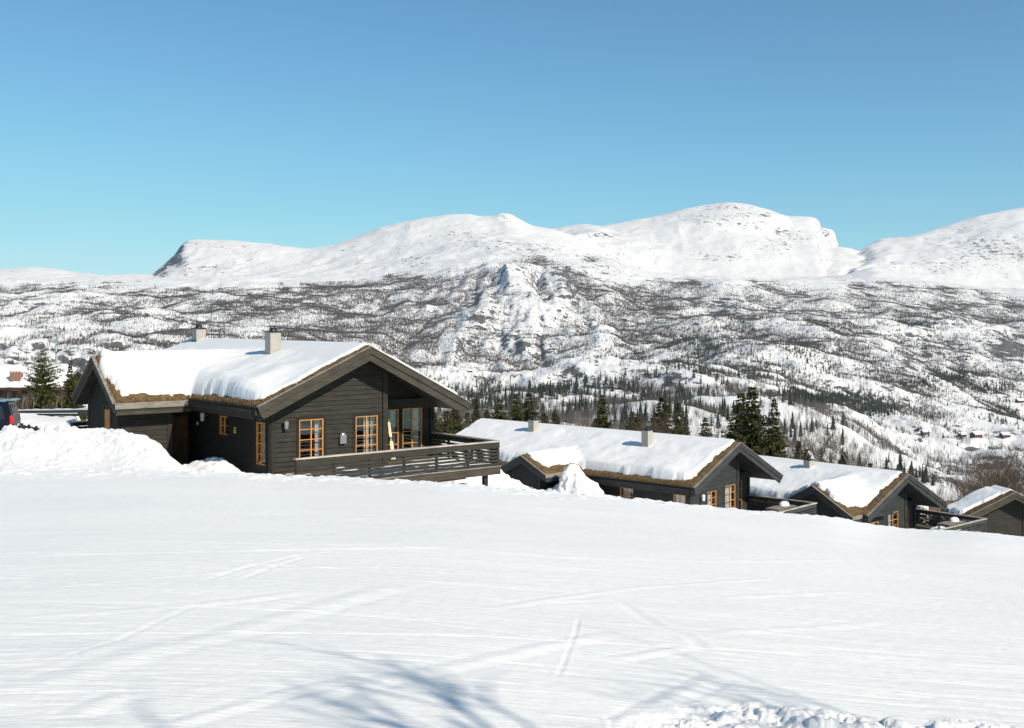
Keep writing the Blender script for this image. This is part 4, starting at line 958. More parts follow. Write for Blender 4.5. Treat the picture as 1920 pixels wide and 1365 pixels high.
def build_near_trees():
    vs = []
    specs = [dict(seed=11, spread=.27, tiers=36, lumpy=.4), dict(seed=12, spread=.29, tiers=34, lumpy=.45), dict(seed=13, spread=.24, tiers=36, lumpy=.4), dict(seed=14, spread=.28, tiers=34, lumpy=.5, droop=.5), dict(seed=15, spread=.34, tiers=34, lumpy=.45)]
    for (px, pt, Y, kind, lab, v, ws) in NEAR:
        loc, h = at(px, pt, Y); h = max(h, 3)
        if len(vs) <= v or vs[v] is None:
            while len(vs) <= v: vs.append(None)
            o = make_tree('spruce_tree', lab, 'tree', loc, h, group='spruces just behind the cabins', **specs[v]); vs[v] = o
        else: o = copy_thing(vs[v], loc, px * 1.7, h / 10, lab)
        o.scale = (h / 10 * ws * 1.15, h / 10 * ws * 1.15, h / 10); o.rotation_euler = (0, 0, px * .7)
    # filler trees in the dark band behind the cabins
    r = random.Random(5)
    for i in range(54):
        px = r.choice([r.uniform(812, 1010), r.uniform(812, 1000), r.uniform(1010, 1390), r.uniform(1480, 1700)]); Y = r.uniform(170, 260)
        pt = np.interp(px, [815, 900, 1000, 1100, 1300, 1400, 1500, 1700], [772, 768, 772, 775, 775, 790, 830, 880]) + r.uniform(-8, 22)
        loc, h = at(px, pt, Y)
        if h < 4: continue
        h = min(h, 17); v = vs[r.choice([0, 1, 3, 4])]
        copy_thing(v, loc, r.uniform(0, 6), (h / 10 * 1.25, h / 10 * 1.25, h / 10), 'olive or dark spruce in the band of forest rising behind the cabin roofs', 'spruces in the band behind the roofs')
    return vs
SPR = build_near_trees()
def build_birches():
    r = random.Random(9); base = []
    for k in range(4):
        kw = dict(levels=4, h=6, spread=.5 + .05 * k, kids=(3, 5), r0=.075)
        base.append(kw)
    first = {}
    def put(px, pt, Y, v, lab, grp, mat='twig_brown', bark='birch_bark', hmax=12, dz=0):
        loc, h = at(px, pt, Y, dz); h = min(max(h, 1.5), hmax); key = (v, mat, bark)
        if key not in first:
            first[key] = make_birch('birch_tree', lab, loc, h, 40 + v, grp, mat, bark, **base[v]); first[key]['unit'] = first[key].scale[0] / h; del_ = None
            u_ = first[key]['unit']; del first[key]['unit']; first[key] = (first[key], u_)
        else:
            o, u_ = first[key]; copy_thing(o, loc, r.uniform(0, 6), h * u_, lab, grp)
    G = 'bare birches behind the cabins'
    put(1556, 790, 128, 0, 'spreading bare birch above the roof of the cabin with one chimney', G, hmax=14)
    put(1540, 822, 125, 1, 'bare birch leaning beside the spreading birch, close to the single chimney', G)
    put(1590, 812, 130, 2, 'bare birch downhill of the spreading birch, behind the snowy roof', G)
    put(1612, 830, 135, 3, 'low bare birch at the end of the row behind the single chimney', G)
    for i, px in enumerate((1500, 1516, 1570, 1630, 1648)): put(px, 832 + (i % 3) * 7 + (px - 1500) * .2, 132 + i * 3, i % 4, 'low bare birch in the scrub behind the roof with one chimney', 'low birches behind the single chimney roof')
    T = 'brown birch thicket by the last cabin'
    for i in range(26):
        px = r.uniform(1828, 1945); pt = np.interp(px, [1828, 1850, 1880, 1945], [872, 838, 825, 820]) + r.uniform(0, 45)
        put(px, pt, r.uniform(128, 185), i % 4, 'bare brown birch in the thicket above the roof of the last cabin', T, 'birch_brown', 'bark_dark', 22)
    for i in range(22):
        px = r.choice([r.uniform(845, 935), r.uniform(1195, 1240), r.uniform(1000, 1120)]); put(px, 768 + r.uniform(0, 18), r.uniform(140, 165), i % 4, 'bare brown birch in the scrub between the spruces behind the roofs', 'birches between the spruces', 'birch_brown', 'bark_dark', 12)
    for px, pt, Y, v in ((18, 742, 78, 0), (29, 728, 79, 1), (41, 745, 76, 2), (52, 738, 80, 3), (62, 746, 78, 0), (104, 735, 79, 2), (117, 742, 80, 1)):
        put(px, pt, Y, v, ['bare birch sapling with two stems beside the parked car', 'tallest bare sapling in front of the brick chimney', 'low bare sapling between the car and the pine', 'bare sapling close to the trunk of the pine', 'bare sapling touching the pine branches', 'thin sapling between the pine and the dark spruce', 'twiggy sapling at the foot of the dark spruce'][[18, 29, 41, 52, 62, 104, 117].index(px)], 'saplings by the neighbouring cabin', hmax=5)
build_birches()
loc, h = at(80, 654, 82)
make_tree('pine_tree', 'green pine with a bare lower trunk in front of the neighbouring brown cabin', 'tree', loc, h, 21, None, 'needles_pine', 'bark_pine', spread=.27, kind='pine', bare=.16, tiers=24, lumpy=.5, droop=.1, dens=.75)
for (px, pt, Y, v, lab) in ((131, 680, 86, 2, 'dark narrow spruce between the pine and the gable of the largest cabin'), (141, 700, 88, 0, 'small spruce touching the gable tip of the largest cabin'), (112, 738, 84, 3, 'low bushy spruce at the foot of the dark narrow spruce'), (70, 735, 84, 4, 'low bushy spruce behind the pine trunk')):
    loc, h = at(px, pt, Y); copy_thing(SPR[v], loc, px, (h / 10 * 1.05, h / 10 * 1.05, h / 10), lab, 'trees by the neighbouring cabin')
# the bare tree beside the photographer that throws its shadow on the piste
def shadow_tree(x, y, hgt, seed, lab, **kw):
    make_birch('birch_tree', lab, (x, y, gz(x, y)), hgt, seed, 'trees beside the piste', 'twig_brown', 'birch_bark', **kw)
shadow_tree(7.5, 0.0, 8.6, 63, 'bare tree beside the camera whose shadow falls across the piste', levels=4, r0=.085, spread=.44, kids=(4, 5), h=6, ratio=.50)
shadow_tree(10.0, -0.3, 8.0, 66, 'second bare tree beside the camera, shading the trampled snow', levels=4, r0=.065, spread=.46, kids=(3, 5), h=6, ratio=.47)

# ------------------------------------------------------------------ distant forest
TREELINE = [(-800, 535), (0, 535), (100, 530), (200, 528), (300, 534), (450, 540), (560, 530), (650, 522), (700, 520), (760, 510), (800, 512), (850, 500), (950, 485), (1020, 480), (1080, 500), (1130, 530), (1200, 535), (1240, 520), (1330, 524), (1450, 528), (1560, 545), (1600, 528), (1680, 522), (1760, 528), (1850, 545), (1920, 556), (2600, 560)]
CLEAR = [(985, 590, 105, 75, .8), (960, 530, 100, 40, .6), (1060, 620, 60, 30, .5), (900, 540, 60, 30, .5), (1150, 695, 120, 20, .9), (828, 655, 6, 38, .9), (800, 640, 8, 30, .5), (770, 668, 10, 20, .5), (905, 680, 12, 20, .6), (475, 618, 80, 16, 1), (300, 640, 60, 10, .8), (110, 625, 130, 30, .6), (70, 600, 120, 10, .5), (130, 672, 90, 24, .8), (875, 693, 60, 16, 1), (870, 735, 60, 20, .8), (730, 600, 45, 14, .7), (690, 650, 40, 10, .6), (990, 600, 75, 60, .62), (870, 520, 70, 45, .75), (1000, 500, 100, 40, .6), (930, 640, 60, 14, .7),
         (1060, 640, 60, 20, .7), (1150, 700, 120, 22, .85), (1030, 715, 70, 18, .85), (1450, 598, 60, 6, .7), (1590, 570, 26, 24, .9), (1330, 560, 30, 16, .8), (1560, 690, 90, 34, .75), (1700, 660, 50, 40, .6), (1800, 630, 90, 22, .8), (1830, 680, 60, 20, .6), (1800, 560, 100, 6, .8), (1810, 800, 130, 24, .9), (1700, 800, 90, 20, .7), (1850, 740, 90, 14, .8), (1600, 790, 60, 12, .9),
         (1290, 610, 50, 6, .7), (1180, 612, 60, 6, .7), (1350, 720, 60, 7, .9), (1260, 755, 70, 10, .7), (1450, 720, 40, 8, .9), (1700, 870, 60, 20, .7), (1640, 640, 30, 14, .6), (1490, 540, 60, 12, .4), (840, 480, 60, 40, .6)]
DENSE = [(1520, 778, 50, 16, 1.0), (1480, 762, 40, 12, .8), (1600, 800, 40, 14, .5), (1300, 790, 110, 30, .45), (950, 775, 150, 18, .9), (1130, 770, 120, 16, .6), (700, 625, 130, 45, .75), (620, 570, 120, 22, .7), (760, 580, 60, 30, .55), (500, 585, 90, 14, .6), (1170, 560, 60, 30, .75), (790, 690, 50, 24, .5), (1200, 575, 70, 34, .8), (1300, 598, 150, 12, .9), (1500, 648, 150, 16, .8), (1420, 560, 150, 20, .3), (700, 620, 130, 40, .35), (640, 555, 110, 14, .5), (420, 570, 200, 8, .6), (200, 566, 100, 8, .6), (640, 585, 120, 22, .4), (310, 615, 60, 12, .6), (240, 628, 70, 8, .7), (1010, 735, 180, 20, .5), (800, 660, 90, 40, .3), (1650, 560, 100, 12, .5), (1800, 590, 120, 10, .5), (1130, 560, 30, 40, .5), (1560, 780, 60, 14, .5), (1480, 800, 60, 30, .4)]
CON_D = [(1550, 752, 85, 13, 2.0), (1490, 742, 30, 8, 1.8), (1645, 768, 45, 10, 1.5), (1790, 708, 50, 9, 1.8), (1730, 718, 45, 9, 1.6), (1855, 728, 40, 9, 1.4), (1310, 650, 45, 14, 1.3), (1300, 652, 62, 17, 1), (1270, 690, 50, 8, .7), (1545, 752, 75, 13, 1.6), (1475, 738, 30, 10, 1.3), (1610, 757, 50, 9, 1.2), (1655, 765, 30, 10, .8), (1500, 655, 70, 11, .7), (1790, 710, 48, 10, 1.4), (1745, 722, 40, 9, 1.2), (1850, 724, 45, 8, .8), (1880, 775, 40, 16, .8), (1700, 606, 190, 5, .8), (1890, 700, 30, 10, .6),
         (1040, 740, 140, 12, 1.7), (940, 752, 60, 8, 1.2), (1160, 722, 50, 8, 1.3), (1240, 706, 60, 5, .9), (1290, 760, 110, 34, .42), (1220, 790, 120, 20, .6), (1420, 790, 100, 40, .35), (1500, 820, 60, 30, .4), (1320, 705, 60, 6, .8), (1650, 870, 50, 12, .6), (1720, 905, 40, 10, 2.0), (1690, 890, 40, 10, 1.5), (1240, 640, 80, 30, .12), (1350, 620, 250, 60, .14), (1600, 680, 100, 40, .16), (1750, 650, 150, 60, .12), (1420, 700, 120, 30, .2), (1380, 575, 200, 30, .05),
         (1080, 760, 180, 22, .8), (1700, 790, 120, 40, .07), (1850, 600, 120, 10, .3), (240, 590, 300, 60, .014), (700, 600, 200, 80, .014), (900, 760, 80, 16, .8), (1620, 720, 50, 12, .2), (1160, 600, 80, 40, .05)]
def ellm(px, py, L):
    r = 0 * px
    for (cx, cy, rx, ry, w) in L: r = np.maximum(r, w * np.exp(-(((px - cx) / rx) ** 2 + ((py - cy) / ry) ** 2)))
    return r
RM = np.maximum.accumulate(TZ / TY[:, None], axis=0)
def cast(n, y0, y1, seed, umax=.70):
    g = np.random.default_rng(seed); y = np.sqrt(g.random(n) * (y1 ** 2 - y0 ** 2) + y0 ** 2); u = (g.random(n) * 2 - 1) * umax
    z = tz(u, y); px = 960 + F * u; py = HOR - F * z / y; return g, u, y, z, px, py
def visible(u, y, z, h):
    return (z + h) / y > tz(u, y * .992, RM)
def forest_noise(u, y): x = u * y; return fbm(x / 140, y / 320, 5, 501), fbm(x / 38, y / 90, 3, 503)
def birch_wood():
    V = []; Fs = []
    g, u, y, z, px, py = cast(2000000, 420, 6400, 77)
    x = u * y; wx = 30 * (fbm(x / 150, y / 280, 4, 511) - .5); wy = 16 * (fbm(x / 150, y / 280, 4, 513) - .5)
    tl = lerp_tab(px, TREELINE) + 10 * (fbm(px / 22, py / 60, 4, 515) - .5) * 2
    n1, n2 = forest_noise(u, y); n1 = .62 * n1 + .38 * fbm(x / 420, y / 700, 4, 505)
    d = .55 * sstep(0, 16, py - tl) * (.12 + 1.45 * sstep(.38, .58, n1)) * (.35 + 1.1 * sstep(.33, .58, n2)) * np.interp(y, [500, 1500, 2500], [.8, .9, 1])
    cv = tz(u, y, TCONV); d = d * (.15 + 1.25 * sstep(1.6, -1.2, cv))
    d = d * (1 - ellm(px + wx, py + wy, CLEAR)) + ellm(px + wx, py + wy, DENSE) * .75 * (.4 + sstep(.35, .6, n2)) * (.25 + sstep(2, -1.5, cv))
    rk = tz(u, y, TROCK); d *= 1 - np.clip(rk * 1.2, 0, .85)
    h = 4.5 + 3.5 * g.random(len(u)) + (y < 2500) * 1.5
    keep = (g.random(len(u)) < d * BIRCH_K) & visible(u, y, z, h) & (py > tl)
    u, y, z, h, px, py = [a[keep] for a in (u, y, z, h, px, py)]; n = len(u); x = u * y
    print('birches', n)
    K = 4; base = np.stack([x, y, z - .3], 1)
    allv = []
    for k in range(K):
        a = g.random(n) * 6.283; s = (.22 + .30 * g.random(n)) * h * .5 * (1 if k else .25); w = (.13 + .10 * g.random(n)) * (.85 + y / 9000) * np.interp(y, [420, 900, 2000], [.3, .5, 1])
        topv = base + np.stack([np.cos(a) * s, np.sin(a) * s * .6, h * (.75 + .25 * g.random(n))], 1); mid = base + np.stack([np.cos(a) * s * .7, np.sin(a) * s * .4, h * .45], 1)
        sd = np.stack([w, 0 * w, 0 * w], 1)
        allv.append(np.stack([base, mid + sd, topv, mid - sd], 1))
    Vv = np.concatenate(allv, 0).reshape(-1, 3); Fq = np.arange(len(Vv)).reshape(-1, 4)
    o = np_mesh('birch_forest', Vv, Fq, 'birch_far', False)
    tag(o, 'grey leafless birch forest covering the far slopes below the snowy tops', 'forest'); o['kind'] = 'stuff'
BIRCH_K = 1.25
birch_wood()
def far_spruce(seed, tiers=9, sides=8):
    r = random.Random(seed); m = MB()
    m.tube([(0, 0, -.08), (0, 0, .5)], [.016, .01], 4, False)
    for k in range(tiers):
        f = k / tiers; z0 = .05 + .93 * f; zt = min(1.0, z0 + .23 * (1 - f * .4)); R_ = .165 * (1 - f) ** .8 * r.uniform(.85, 1.12) + .012; n = len(m.v)
        ph = r.uniform(0, 6); m.v.append((r.uniform(-.01, .01), r.uniform(-.01, .01), zt))
        for i in range(sides * 2):
            a = ph + math.pi * i / sides; q = R_ * (r.uniform(.85, 1.25) if i % 2 == 0 else r.uniform(.45, .65)); m.v.append((q * math.cos(a), q * math.sin(a), z0 - (.02 if i % 2 == 0 else -.02) + r.uniform(-.012, .012)))
        for i in range(sides * 2): m.f.append((n, n + 1 + i, n + 1 + (i + 1) % (sides * 2)))
    return m
def conifer_wood():
    g, u, y, z, px, py = cast(1500000, 280, 4600, 88)
    x = u * y; wx = 16 * (fbm(x / 100, y / 200, 4, 521) - .5); wy = 9 * (fbm(x / 100, y / 200, 4, 523) - .5); n1, n2 = forest_noise(u + .3, y * 1.1)
    d = ellm(px + wx, py + wy, CON_D); cv = tz(u, y, TCONV); d = d * (.15 + 1.3 * sstep(.38, .6, n2)) * (.2 + 1.1 * sstep(1.8, -1.4, cv)); dd_ = ellm(px + wx, py + wy, CON_D); d = np.where(dd_ > .9, np.maximum(d, (dd_ - .6) * 1.1), d) * (py > lerp_tab(px, TREELINE) + 8)
    dens = np.interp(y, [280, 600, 1000, 1500, 2500, 4600], [.16, .16, .18, .30, .30, .2])
    h = 6.5 + 6.5 * g.random(len(u)) ** 1.5
    keep = (g.random(len(u)) < d * dens * CON_K) & visible(u, y, z, h * .8)
    u, y, z, h, px, py = [a[keep] for a in (u, y, z, h, px, py)]; print('spruces', len(u))
    size = h / y; inside = (np.abs(px - 960) < 955)
    roofs = np.interp(px, [0, 140, 400, 620, 700, 810, 860, 1060, 1380, 1440, 1600, 1690, 1780, 1880, 1920], [720, 640, 640, 640, 650, 760, 785, 800, 820, 855, 872, 895, 950, 920, 930])
    clear = py - F * size * .5 < roofs
    order = np.argsort(-(size * (inside & clear)))
    nin = 215; ind = order[:nin]; rest = order[nin:]
    meshes = [far_spruce(s) for s in range(6)]
    datas = []
    for q in meshes:
        me = bpy.data.meshes.new('spruce_tree'); me.from_pydata(q.v, [], q.f); me.materials.append(MATS['spruce_far']); datas.append(me)
    for i in ind:
        o = bpy.data.objects.new('spruce_tree', datas[int(g.integers(6))]); COL.objects.link(o); o.location = (u[i] * y[i], y[i], z[i]); o.rotation_euler = (0, 0, g.random() * 6); s = h[i] * (.85 + .3 * g.random()); o.scale = (s, s, h[i])
        P_, Q = px[i], py[i]
        if P_ < 800: lab, grp = 'small dark spruce standing alone on the pale birch slope uphill of the cabins', 'lone spruces on the birch slope'
        elif Q < 735: lab, grp = 'small dark spruce on the white knolls above the forest band, middle of the valley', 'spruces on the knolls'
        elif P_ < 1160: lab, grp = 'dark spruce in the forest band between the white knolls and the cabin roofs', 'spruces of the forest band'
        elif P_ < 1480: lab, grp = 'dark spruce scattered on the snowy hillocks around the tallest near spruces', 'spruces on the hillocks'
        else: lab, grp = 'dark spruce on the valley slope above the two lowest cabins', 'spruces on the lower valley slope'
        tag(o, lab, 'tree', grp)
    low = [far_spruce(s, 5, 4) for s in range(20, 24)]
    Vs = []; Fs = []; off = 0
    for k, q in enumerate(low):
        ii = rest[k::4]; v = np.array(q.v); tri = np.array([f for f in q.f if len(f) == 3]); quad = [f for f in q.f if len(f) == 4]
        tri = np.concatenate([tri, np.array([(a, b, c) for a, b, c, d in quad] + [(a, c, d) for a, b, c, d in quad])])
        s = h[ii] * (.9 + .3 * g.random(len(ii))); a = g.random(len(ii)) * 6.28
        VX = (v[None, :, 0] * np.cos(a)[:, None] - v[None, :, 1] * np.sin(a)[:, None]) * s[:, None] * 1.15 + (u[ii] * y[ii])[:, None]
        VY = (v[None, :, 0] * np.sin(a)[:, None] + v[None, :, 1] * np.cos(a)[:, None]) * s[:, None] * 1.15 + y[ii][:, None]
        VZ = v[None, :, 2] * h[ii][:, None] + z[ii][:, None]
        Vs.append(np.stack([VX, VY, VZ], 2).reshape(-1, 3)); Fs.append((tri[None] + (off + np.arange(len(ii)) * len(v))[:, None, None]).reshape(-1, 3)); off += len(ii) * len(v)
    o = np_mesh('spruce_forest', np.concatenate(Vs), np.concatenate(Fs), 'spruce_far', False)
    tag(o, 'dark spruce forest in bands across the valley sides', 'forest'); o['kind'] = 'stuff'
CON_K = .85
conifer_wood()

# ------------------------------------------------------------------ things at the uphill side: car, fence, neighbouring cabin, wall, lift
def car():
    # rear corner by the photograph's edge; body runs away to the left
    zb = -5.2; px, py_ = -20.55, 46.0; fx, fy = -.963, -.27; wx_, wy_ = -.27, .963
    ang = math.atan2(-fy, -fx)           # local +x points to the rear
    root = thing('parked_car', 'dark blue van parked behind the snow bank, its rear lamp and black window showing', 'car', (px + fx * 2.3 + wx_ * .95, py_ + fy * 2.3 + wy_ * .95, zb), ang)
    L, W, H = 2.3, .95, 1.86
    prof = [(-2.3, .35), (-2.28, .85), (-1.9, 1.0), (-1.35, 1.12), (-.75, 1.72), (-.3, H - .04), (1.5, H), (2.08, H - .05), (2.24, 1.25), (2.3, .95), (2.3, .38), (1.9, .3), (-1.9, .3)]
    m = MB(); n = len(prof); secs = []
    for (yy, k) in ((-W, .0), (-W * .985, .03), (W * .985, .03), (W, .0)):
        tum = lambda z: (.0 if z < 1.05 else (z - 1.05) * .16)
        pts = []
        for (a, b) in prof:
            s = 1 if yy > 0 else -1; pts.append((a * (.985 if k == 0 else 1), yy - s * tum(b), b - (.015 if k == 0 else 0)))
        secs.append(pts)
    for s in secs: m.v.extend(s)
    for k in range(3):
        for i in range(n): j = (i + 1) % n; m.f.append((k * n + i, k * n + j, (k + 1) * n + j, (k + 1) * n + i))
    m.f.append(tuple(range(n))); m.f.append(tuple(reversed(range(3 * n, 4 * n)))); m.build('body', 'car_paint', root)
    tum = lambda z: (z - 1.05) * .16
    for s in (-1, 1):
        for (a0, a1, a2, a3) in ((-.95, -.1, -.1, -.55), (-.02, .95, .95, -.02), (1.03, 1.98, 1.85, 1.03)):
            q = MB(); d = .012
            q.poly([(a0, s * (W - tum(1.12) + d), 1.12), (a1, s * (W - tum(1.12) + d), 1.12), (a2, s * (W - tum(1.66) + d), 1.66), (a3, s * (W - tum(1.66) + d), 1.66)]); q.build('side_window', 'car_glass', root)
        q = MB(); q.hexa([(2.18, s * (W - .10), .92), (2.31, s * (W - .12), .92), (2.31, s * (W + .008), .92), (2.16, s * (W + .010), .92), (2.18, s * (W - .14), 1.26), (2.26, s * (W - .14), 1.26), (2.26, s * (W - .022), 1.26), (2.15, s * (W - .020), 1.26)]); q.build('tail_lamp', 'red_lamp', root)
        for xx in (-1.45, 1.4):
            q = MB(); q.tube([(xx, s * (W - .22), .33), (xx, s * (W + .01), .33)], .33, 20); t_ = q.build('tyre', 'tyre_rubber', root)
            q = MB(); q.tube([(xx, s * (W + .011), .33), (xx, s * (W + .025), .33)], .2, 14); q.build('rim', 'metal_grey', t_)
    q = MB(); q.poly([(2.262, -.72, 1.2), (2.262, .72, 1.2), (2.13, .66, 1.7), (2.13, -.66, 1.7)]); q.build('rear_window', 'car_glass', root)
    q = MB(); q.box((1.98, -.78, H - .05), (2.3, .78, H + .0)); q.build('roof_spoiler', 'car_paint', root)
    q = MB(); q.box((2.31, -.85, .4), (2.42, .85, .68)); q.build('rear_bumper', 'plastic_black', root)
    q = MB(); q.box((2.33, -.26, .74), (2.345, .26, .85)); q.build('number_plate', 'white_paint', root)
    for s in (-.7, .7):
        q = MB(); q.tube([(-.6, s, H), (1.6, s, H + .02)], .02, 6); q.build('roof_rail', 'metal_grey', root)
car()
def P3(px, py, Y): return ((px - 960) / F * Y, Y, -(py - HOR) / F * Y)
# picket fence sinking into the snow
a = P3(24, 792, 52); b_ = P3(92, 800, 47.5)
t = thing('picket_fence', 'dark fence of upright boards beside the car, half buried in snow', 'fence', (a[0], a[1], -6.2)); q = MB(); r = random.Random(3); n = 16
for i in range(n):
    f = i / (n - 1); x = a[0] + (b_[0] - a[0]) * f; y = a[1] + (b_[1] - a[1]) * f; top = -4.72 + .02 * i / n + r.uniform(-.05, .05) - a[2] * 0 - (.12 * max(0, f - .8) * 5 if f > .8 else 0)
    q.box((x - a[0] - .055, y - a[1] - .012, -.2), (x - a[0] + .06, y - a[1] + .02, top + 6.2))
q.build('fence_board', 'grey_wood' if False else 'trim_wood', t)
q = MB(); q.hexa([(0, .03, 1.0), (b_[0] - a[0], b_[1] - a[1] + .03, 1.0), (b_[0] - a[0], b_[1] - a[1] + .07, 1.0), (0, .07, 1.0), (0, .03, 1.1), (b_[0] - a[0], b_[1] - a[1] + .03, 1.1), (b_[0] - a[0], b_[1] - a[1] + .07, 1.1), (0, .07, 1.1)]); q.build('fence_rail', 'trim_wood', t)
# long low timber wall with snow on top behind the level snow
def low_wall():
    Y0, Y1 = 74, 58; p0 = P3(20, 770, Y0); p1 = P3(185, 768, Y1); t = thing('retaining_wall', 'long low timber wall edging the level snow uphill of the largest cabin', 'wall', (p0[0], p0[1], p0[2]))
    dx, dy, dz = p1[0] - p0[0], p1[1] - p0[1], p1[2] - p0[2]; m = MB(); c = MB(); L = math.hypot(dx, dy); nx, ny = -dy / L * .25, dx / L * .25
    for k in range(2):
        z0, z1 = -.17 * (k + 1), -.2 * k - .015
        m.hexa([(0, 0, z0), (dx, dy, z0 + dz), (dx + nx, dy + ny, z0 + dz), (nx, ny, z0), (0, 0, z1), (dx, dy, z1 + dz), (dx + nx, dy + ny, z1 + dz), (nx, ny, z1)])
    m.build('timber_beams', 'fascia_wood', t)
    n = 40
    for i in range(n + 1):
        f = i / n; w = .32; hh = .06 + .02 * math.sin(i * .9) * math.sin(i * .37)
        for (o_, z_) in ((-.04, 0), (.02, hh), (.16, hh * 1.25), (w, 0)): c.v.append((dx * f + nx / .25 * o_, dy * f + ny / .25 * o_, dz * f + z_ - .0))
    for i in range(n):
        for k in range(3): c.f.append((i * 4 + k, i * 4 + 4 + k, i * 4 + 5 + k, i * 4 + 1 + k))
    c.build('snow_cap', 'snow_roof', t, True)
low_wall()
# small bench-like deck rail at the back of the wing
t = thing('wooden_bench', 'small grey timber bench in the snow behind the wing of the largest cabin', 'bench', (*P3(157, 800, 51)[:2], -6.0), R(39)); zt = -(789 - HOR) / F * 51 + 6.0
q = MB()
for i in range(3): q.box((-.55, -.25 + i * .17, zt - .05), (.55, -.1 + i * .17, zt))
q.build('seat', 'grey_wood', t)
q = MB(); q.box((-.55, -.25, zt - .2), (.55, -.21, zt - .051)); q.box((-.55, -.25, zt - .36), (.55, -.21, zt - .22)); q.build('front_board', 'trim_wood', t)
for s in (-.48, .48):
    q = MB(); q.box((s - .05, -.205, 0), (s + .05, .2, zt - .051)); q.build('leg', 'trim_wood', t)
# neighbouring brown cabin with brick chimney
def neighbour():
    Y = 96; x0 = P3(-75, 0, Y)[0]; x1 = P3(104, 0, Y)[0]; ze = -(724 - HOR) / F * Y; zr = -(700 - HOR) / F * Y - .2; D = 6.5; zg = -9.2
    t = thing('brown_cabin', 'neighbouring brown cabin with a brick chimney and snowy roof behind the pine', 'cabin', (x0, Y, zg), R(3)); W = x1 - x0; e = ze - zg; rz = e + 1.25
    m = MB(); fr = lambda s, d, z: (s, -d, z); wall_core(m, fr, 0, W, 0, lambda s: e - .1, []); wall_boards(m, fr, 0, W, 0, lambda s: e - .1, [])
    m.build('front_wall', 'brown_wood', t)
    m = MB(); m.prism([(0, 0), (D, 0), (D, e - .1), (D / 2, rz - .15), (0, e - .1)], lambda a, b, d: (d, a, b), W - .16, W); m.build('gable_wall', 'brown_wood', t)
    m = MB(); m.prism([(0, 0), (D, 0), (D, e - .1), (D / 2, rz - .15), (0, e - .1)], lambda a, b, d: (d, a, b), 0.02, .18); m.build('gable_wall', 'brown_wood', t)
    m = MB(); m.prism([(-.7, e - .12), (D / 2, rz), (D / 2, rz - .2), (-.7, e - .32)], lambda a, b, d: (d, a, b), -.5, W + .6); m.prism([(D / 2, rz), (D + .7, e - .12), (D + .7, e - .32), (D / 2, rz - .2)], lambda a, b, d: (d, a, b), -.5, W + .6); rf = m.build('roof', 'brown_wood', t)
    m = MB(); nx_, ny_ = 50, 24
    for j in range(ny_ + 1):
        for i in range(nx_ + 1):
            X = -.45 + (W + 1.0) * i / nx_; f = j / ny_; Yy = -.62 + (D + 1.24) * f; zz = rz - (rz - e + .12) * abs(Yy - D / 2) / (D / 2 + .7)
            ed = min(i, nx_ - i) / 4; ed2 = min(j, ny_ - j) / 3; th_ = .5 * math.sqrt(min(1, ed)) * math.sqrt(min(1, ed2)) if min(i, nx_ - i, j, ny_ - j) else -.03
            m.v.append((X, Yy, zz + th_ + .04 * math.sin(i * .9 + j)))
    for j in range(ny_):
        for i in range(nx_): k = j * (nx_ + 1) + i; m.f.append((k, k + 1, k + nx_ + 2, k + nx_ + 1))
    m.build('snow_cover', 'snow_roof', rf, True)
    m = MB(); m.prism([(-.72, e - .3), (D / 2, rz - .12), (D / 2, rz + .08), (-.72, e - .08)], lambda a, b, d: (d, a, b), W + .61, W + .68); m.build('barge_board', 'grey_wood', rf)
    cx = P3(27, 0, Y)[0] - x0; m = MB(); m.box((cx - .42, -.2, e - .4), (cx + .42, .6, e + 1.15)); ch = m.build('chimney', 'brick', t)
    m = MB(); m.box((cx - .62, -.45, e - .1), (cx + .62, .7, e + .1)); m.build('chimney_flashing', 'metal_grey', ch)
    for k in range(4):
        m = MB(); a = cx - .42 + k * .24; m.box((a, -.2, e + 1.151), (a + .12, -.08, e + 1.27)); m.build('chimney_crown', 'brick', ch)
neighbour()
# ski lift pylon
def pylon():
    Y = 320; x, _, ztop = P3(106, 641, Y); zb = float(tz(np.array([x / Y]), np.array([Y]))[0])
    t = thing('lift_pylon', 'pale green steel ski lift pylon rising behind the pine', 'pylon', (x, Y, zb)); H = ztop - zb
    m = MB(); m.tube([(0, 0, -1), (0, 0, H * .5), (0, 0, H - 2.6)], [.55, .42, .32], 12); m.build('mast', 'pylon_paint', t)
    m = MB(); m.tube([(-.9, 0, H - 2.8), (.9, 0, H - 2.8)], .25, 8); m.build('cross_arm', 'pylon_paint', t)
    for s in (-1, 1):
        m = MB(); m.tube([(s * .25, 0, H - 2.6), (s * .55, 0, H)], .1, 6); m.build('mast_top', 'pylon_paint', t)
        m = MB(); m.tube([(s * .9, -1.4, H - 2.3), (s * .9, 1.4, H - 2.3)], .22, 8); m.build('sheave_train', 'metal_dark', t)
    m = MB(); m.tube([(-1.3, 0, H), (1.3, 0, H)], .12, 6); m.build('top_bar', 'pylon_paint', t)
pylon()
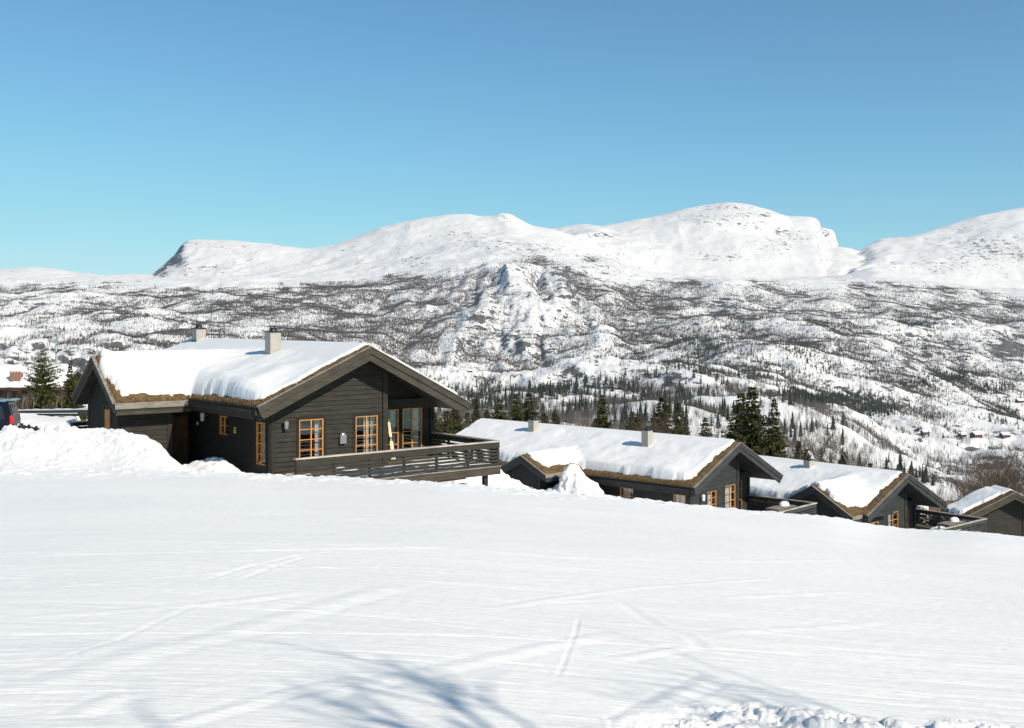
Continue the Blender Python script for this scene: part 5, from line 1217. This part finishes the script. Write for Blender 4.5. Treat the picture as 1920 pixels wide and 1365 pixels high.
# far small houses on the valley floor and slopes
def hut(px, py, w, wall, lab, Y=None, rot=0.3, grp='small houses across the valley'):
    u = (px - 960) / F; col = HOR - F * tz(np.full(len(TY), u), TY) / TY
    k = [i for i in range(len(TY)) if TY[i] > 600 and abs(col[i] - py) < 3 and TZ[i, 0] == TZ[i, 0]]
    if k:
        rm = tz(np.full(len(TY), u), TY, RM); kv = [i for i in k if tz(np.array([u]), TY[i:i + 1])[0] / TY[i] >= rm[i] - .0012]; i = (kv or k)[0]; Y = TY[i]
    else: Y = Y or 2000
    x = u * Y; z = float(tz(np.array([u]), np.array([Y]))[0]); W = w / F * Y; D = W * .6; e = W * .3; rz = e + D * .33
    t = thing('farmhouse', lab, 'house', (x, Y, z), rot, grp)
    m = MB(); m.box((-W / 2, -D / 2, -2), (W / 2, D / 2, e)); m.prism([(-D / 2, e), (D / 2, e), (0, rz)], lambda a, b, d: (d, a, b), -W / 2, W / 2); m.build('wall', wall, t)
    m = MB(); k_ = W * .05
    for s in (-1, 1): m.prism([(s * (D / 2 + k_), e - k_ * .6), (0, rz + k_ * .3), (0, rz + k_ * 1.6), (s * (D / 2 + k_), e + k_ * .7)], lambda a, b, d: (d, a, b), -W / 2 - k_, W / 2 + k_)
    m.build('roof', 'snow_roof', t)
    for j in (-1, 0, 1):
        m = MB(); m.box((W * .28 * j - W * .04, -D / 2 - .1, e * .35), (W * .28 * j + W * .04, -D / 2 - .02, e * .75)); m.build('window', 'car_glass', t)
    m = MB(); m.box((W * .1, -W * .03, rz - .2), (W * .16, W * .03, rz + W * .09)); m.build('chimney', wall, t)
hut(1830, 818, 20, 'far_red', 'larger red farmhouse on the white valley floor near the picture edge', rot=.5)
hut(1884, 818, 17, 'far_red', 'smaller red barn on the valley floor, nearest to the picture edge')
hut(1804, 817, 14, 'far_brown', 'brown hut just uphill of the larger red farmhouse')
hut(1735, 815, 15, 'far_brown', 'long brown hut alone on the valley floor, away from the red farmhouses')
hut(1577, 773, 13, 'far_grey', 'pale hut below the dense dark spruce band on a white field', rot=-.3)
hut(1912, 752, 14, 'far_brown', 'brown hut high above the red barn, at the picture edge')
hut(881, 697, 9, 'far_brown', 'tiny brown hut on the white clearing above the largest cabin roof tip')
hut(345, 616, 12, 'far_grey', 'tiny pale hut among the birches directly above the rear chimney', rot=.1)

# ------------------------------------------------------------------ thin winter air over the whole valley
def haze():
    m = bpy.data.materials.new('haze_air'); m.use_nodes = True; nt = m.node_tree; nt.nodes.remove(nt.nodes['Principled BSDF'])
    v = nt.nodes.new('ShaderNodeVolumePrincipled'); v.inputs['Color'].default_value = (.80, .88, 1.0, 1); v.inputs['Density'].default_value = 0.000022; v.inputs['Anisotropy'].default_value = 0.2
    nt.links.new(v.outputs[0], nt.nodes['Material Output'].inputs['Volume']); MATS['haze_air'] = m
    zlo = float(TZ.min()) - 40; q = MB(); q.box((-11500, -400, zlo), (11500, 12700, float(TZ.max()) + 60)); o = q.build('haze', 'haze_air'); o['kind'] = 'stuff'
    tag(o, 'thin pale haze lying over the valley and the far mountains', 'haze')
haze()
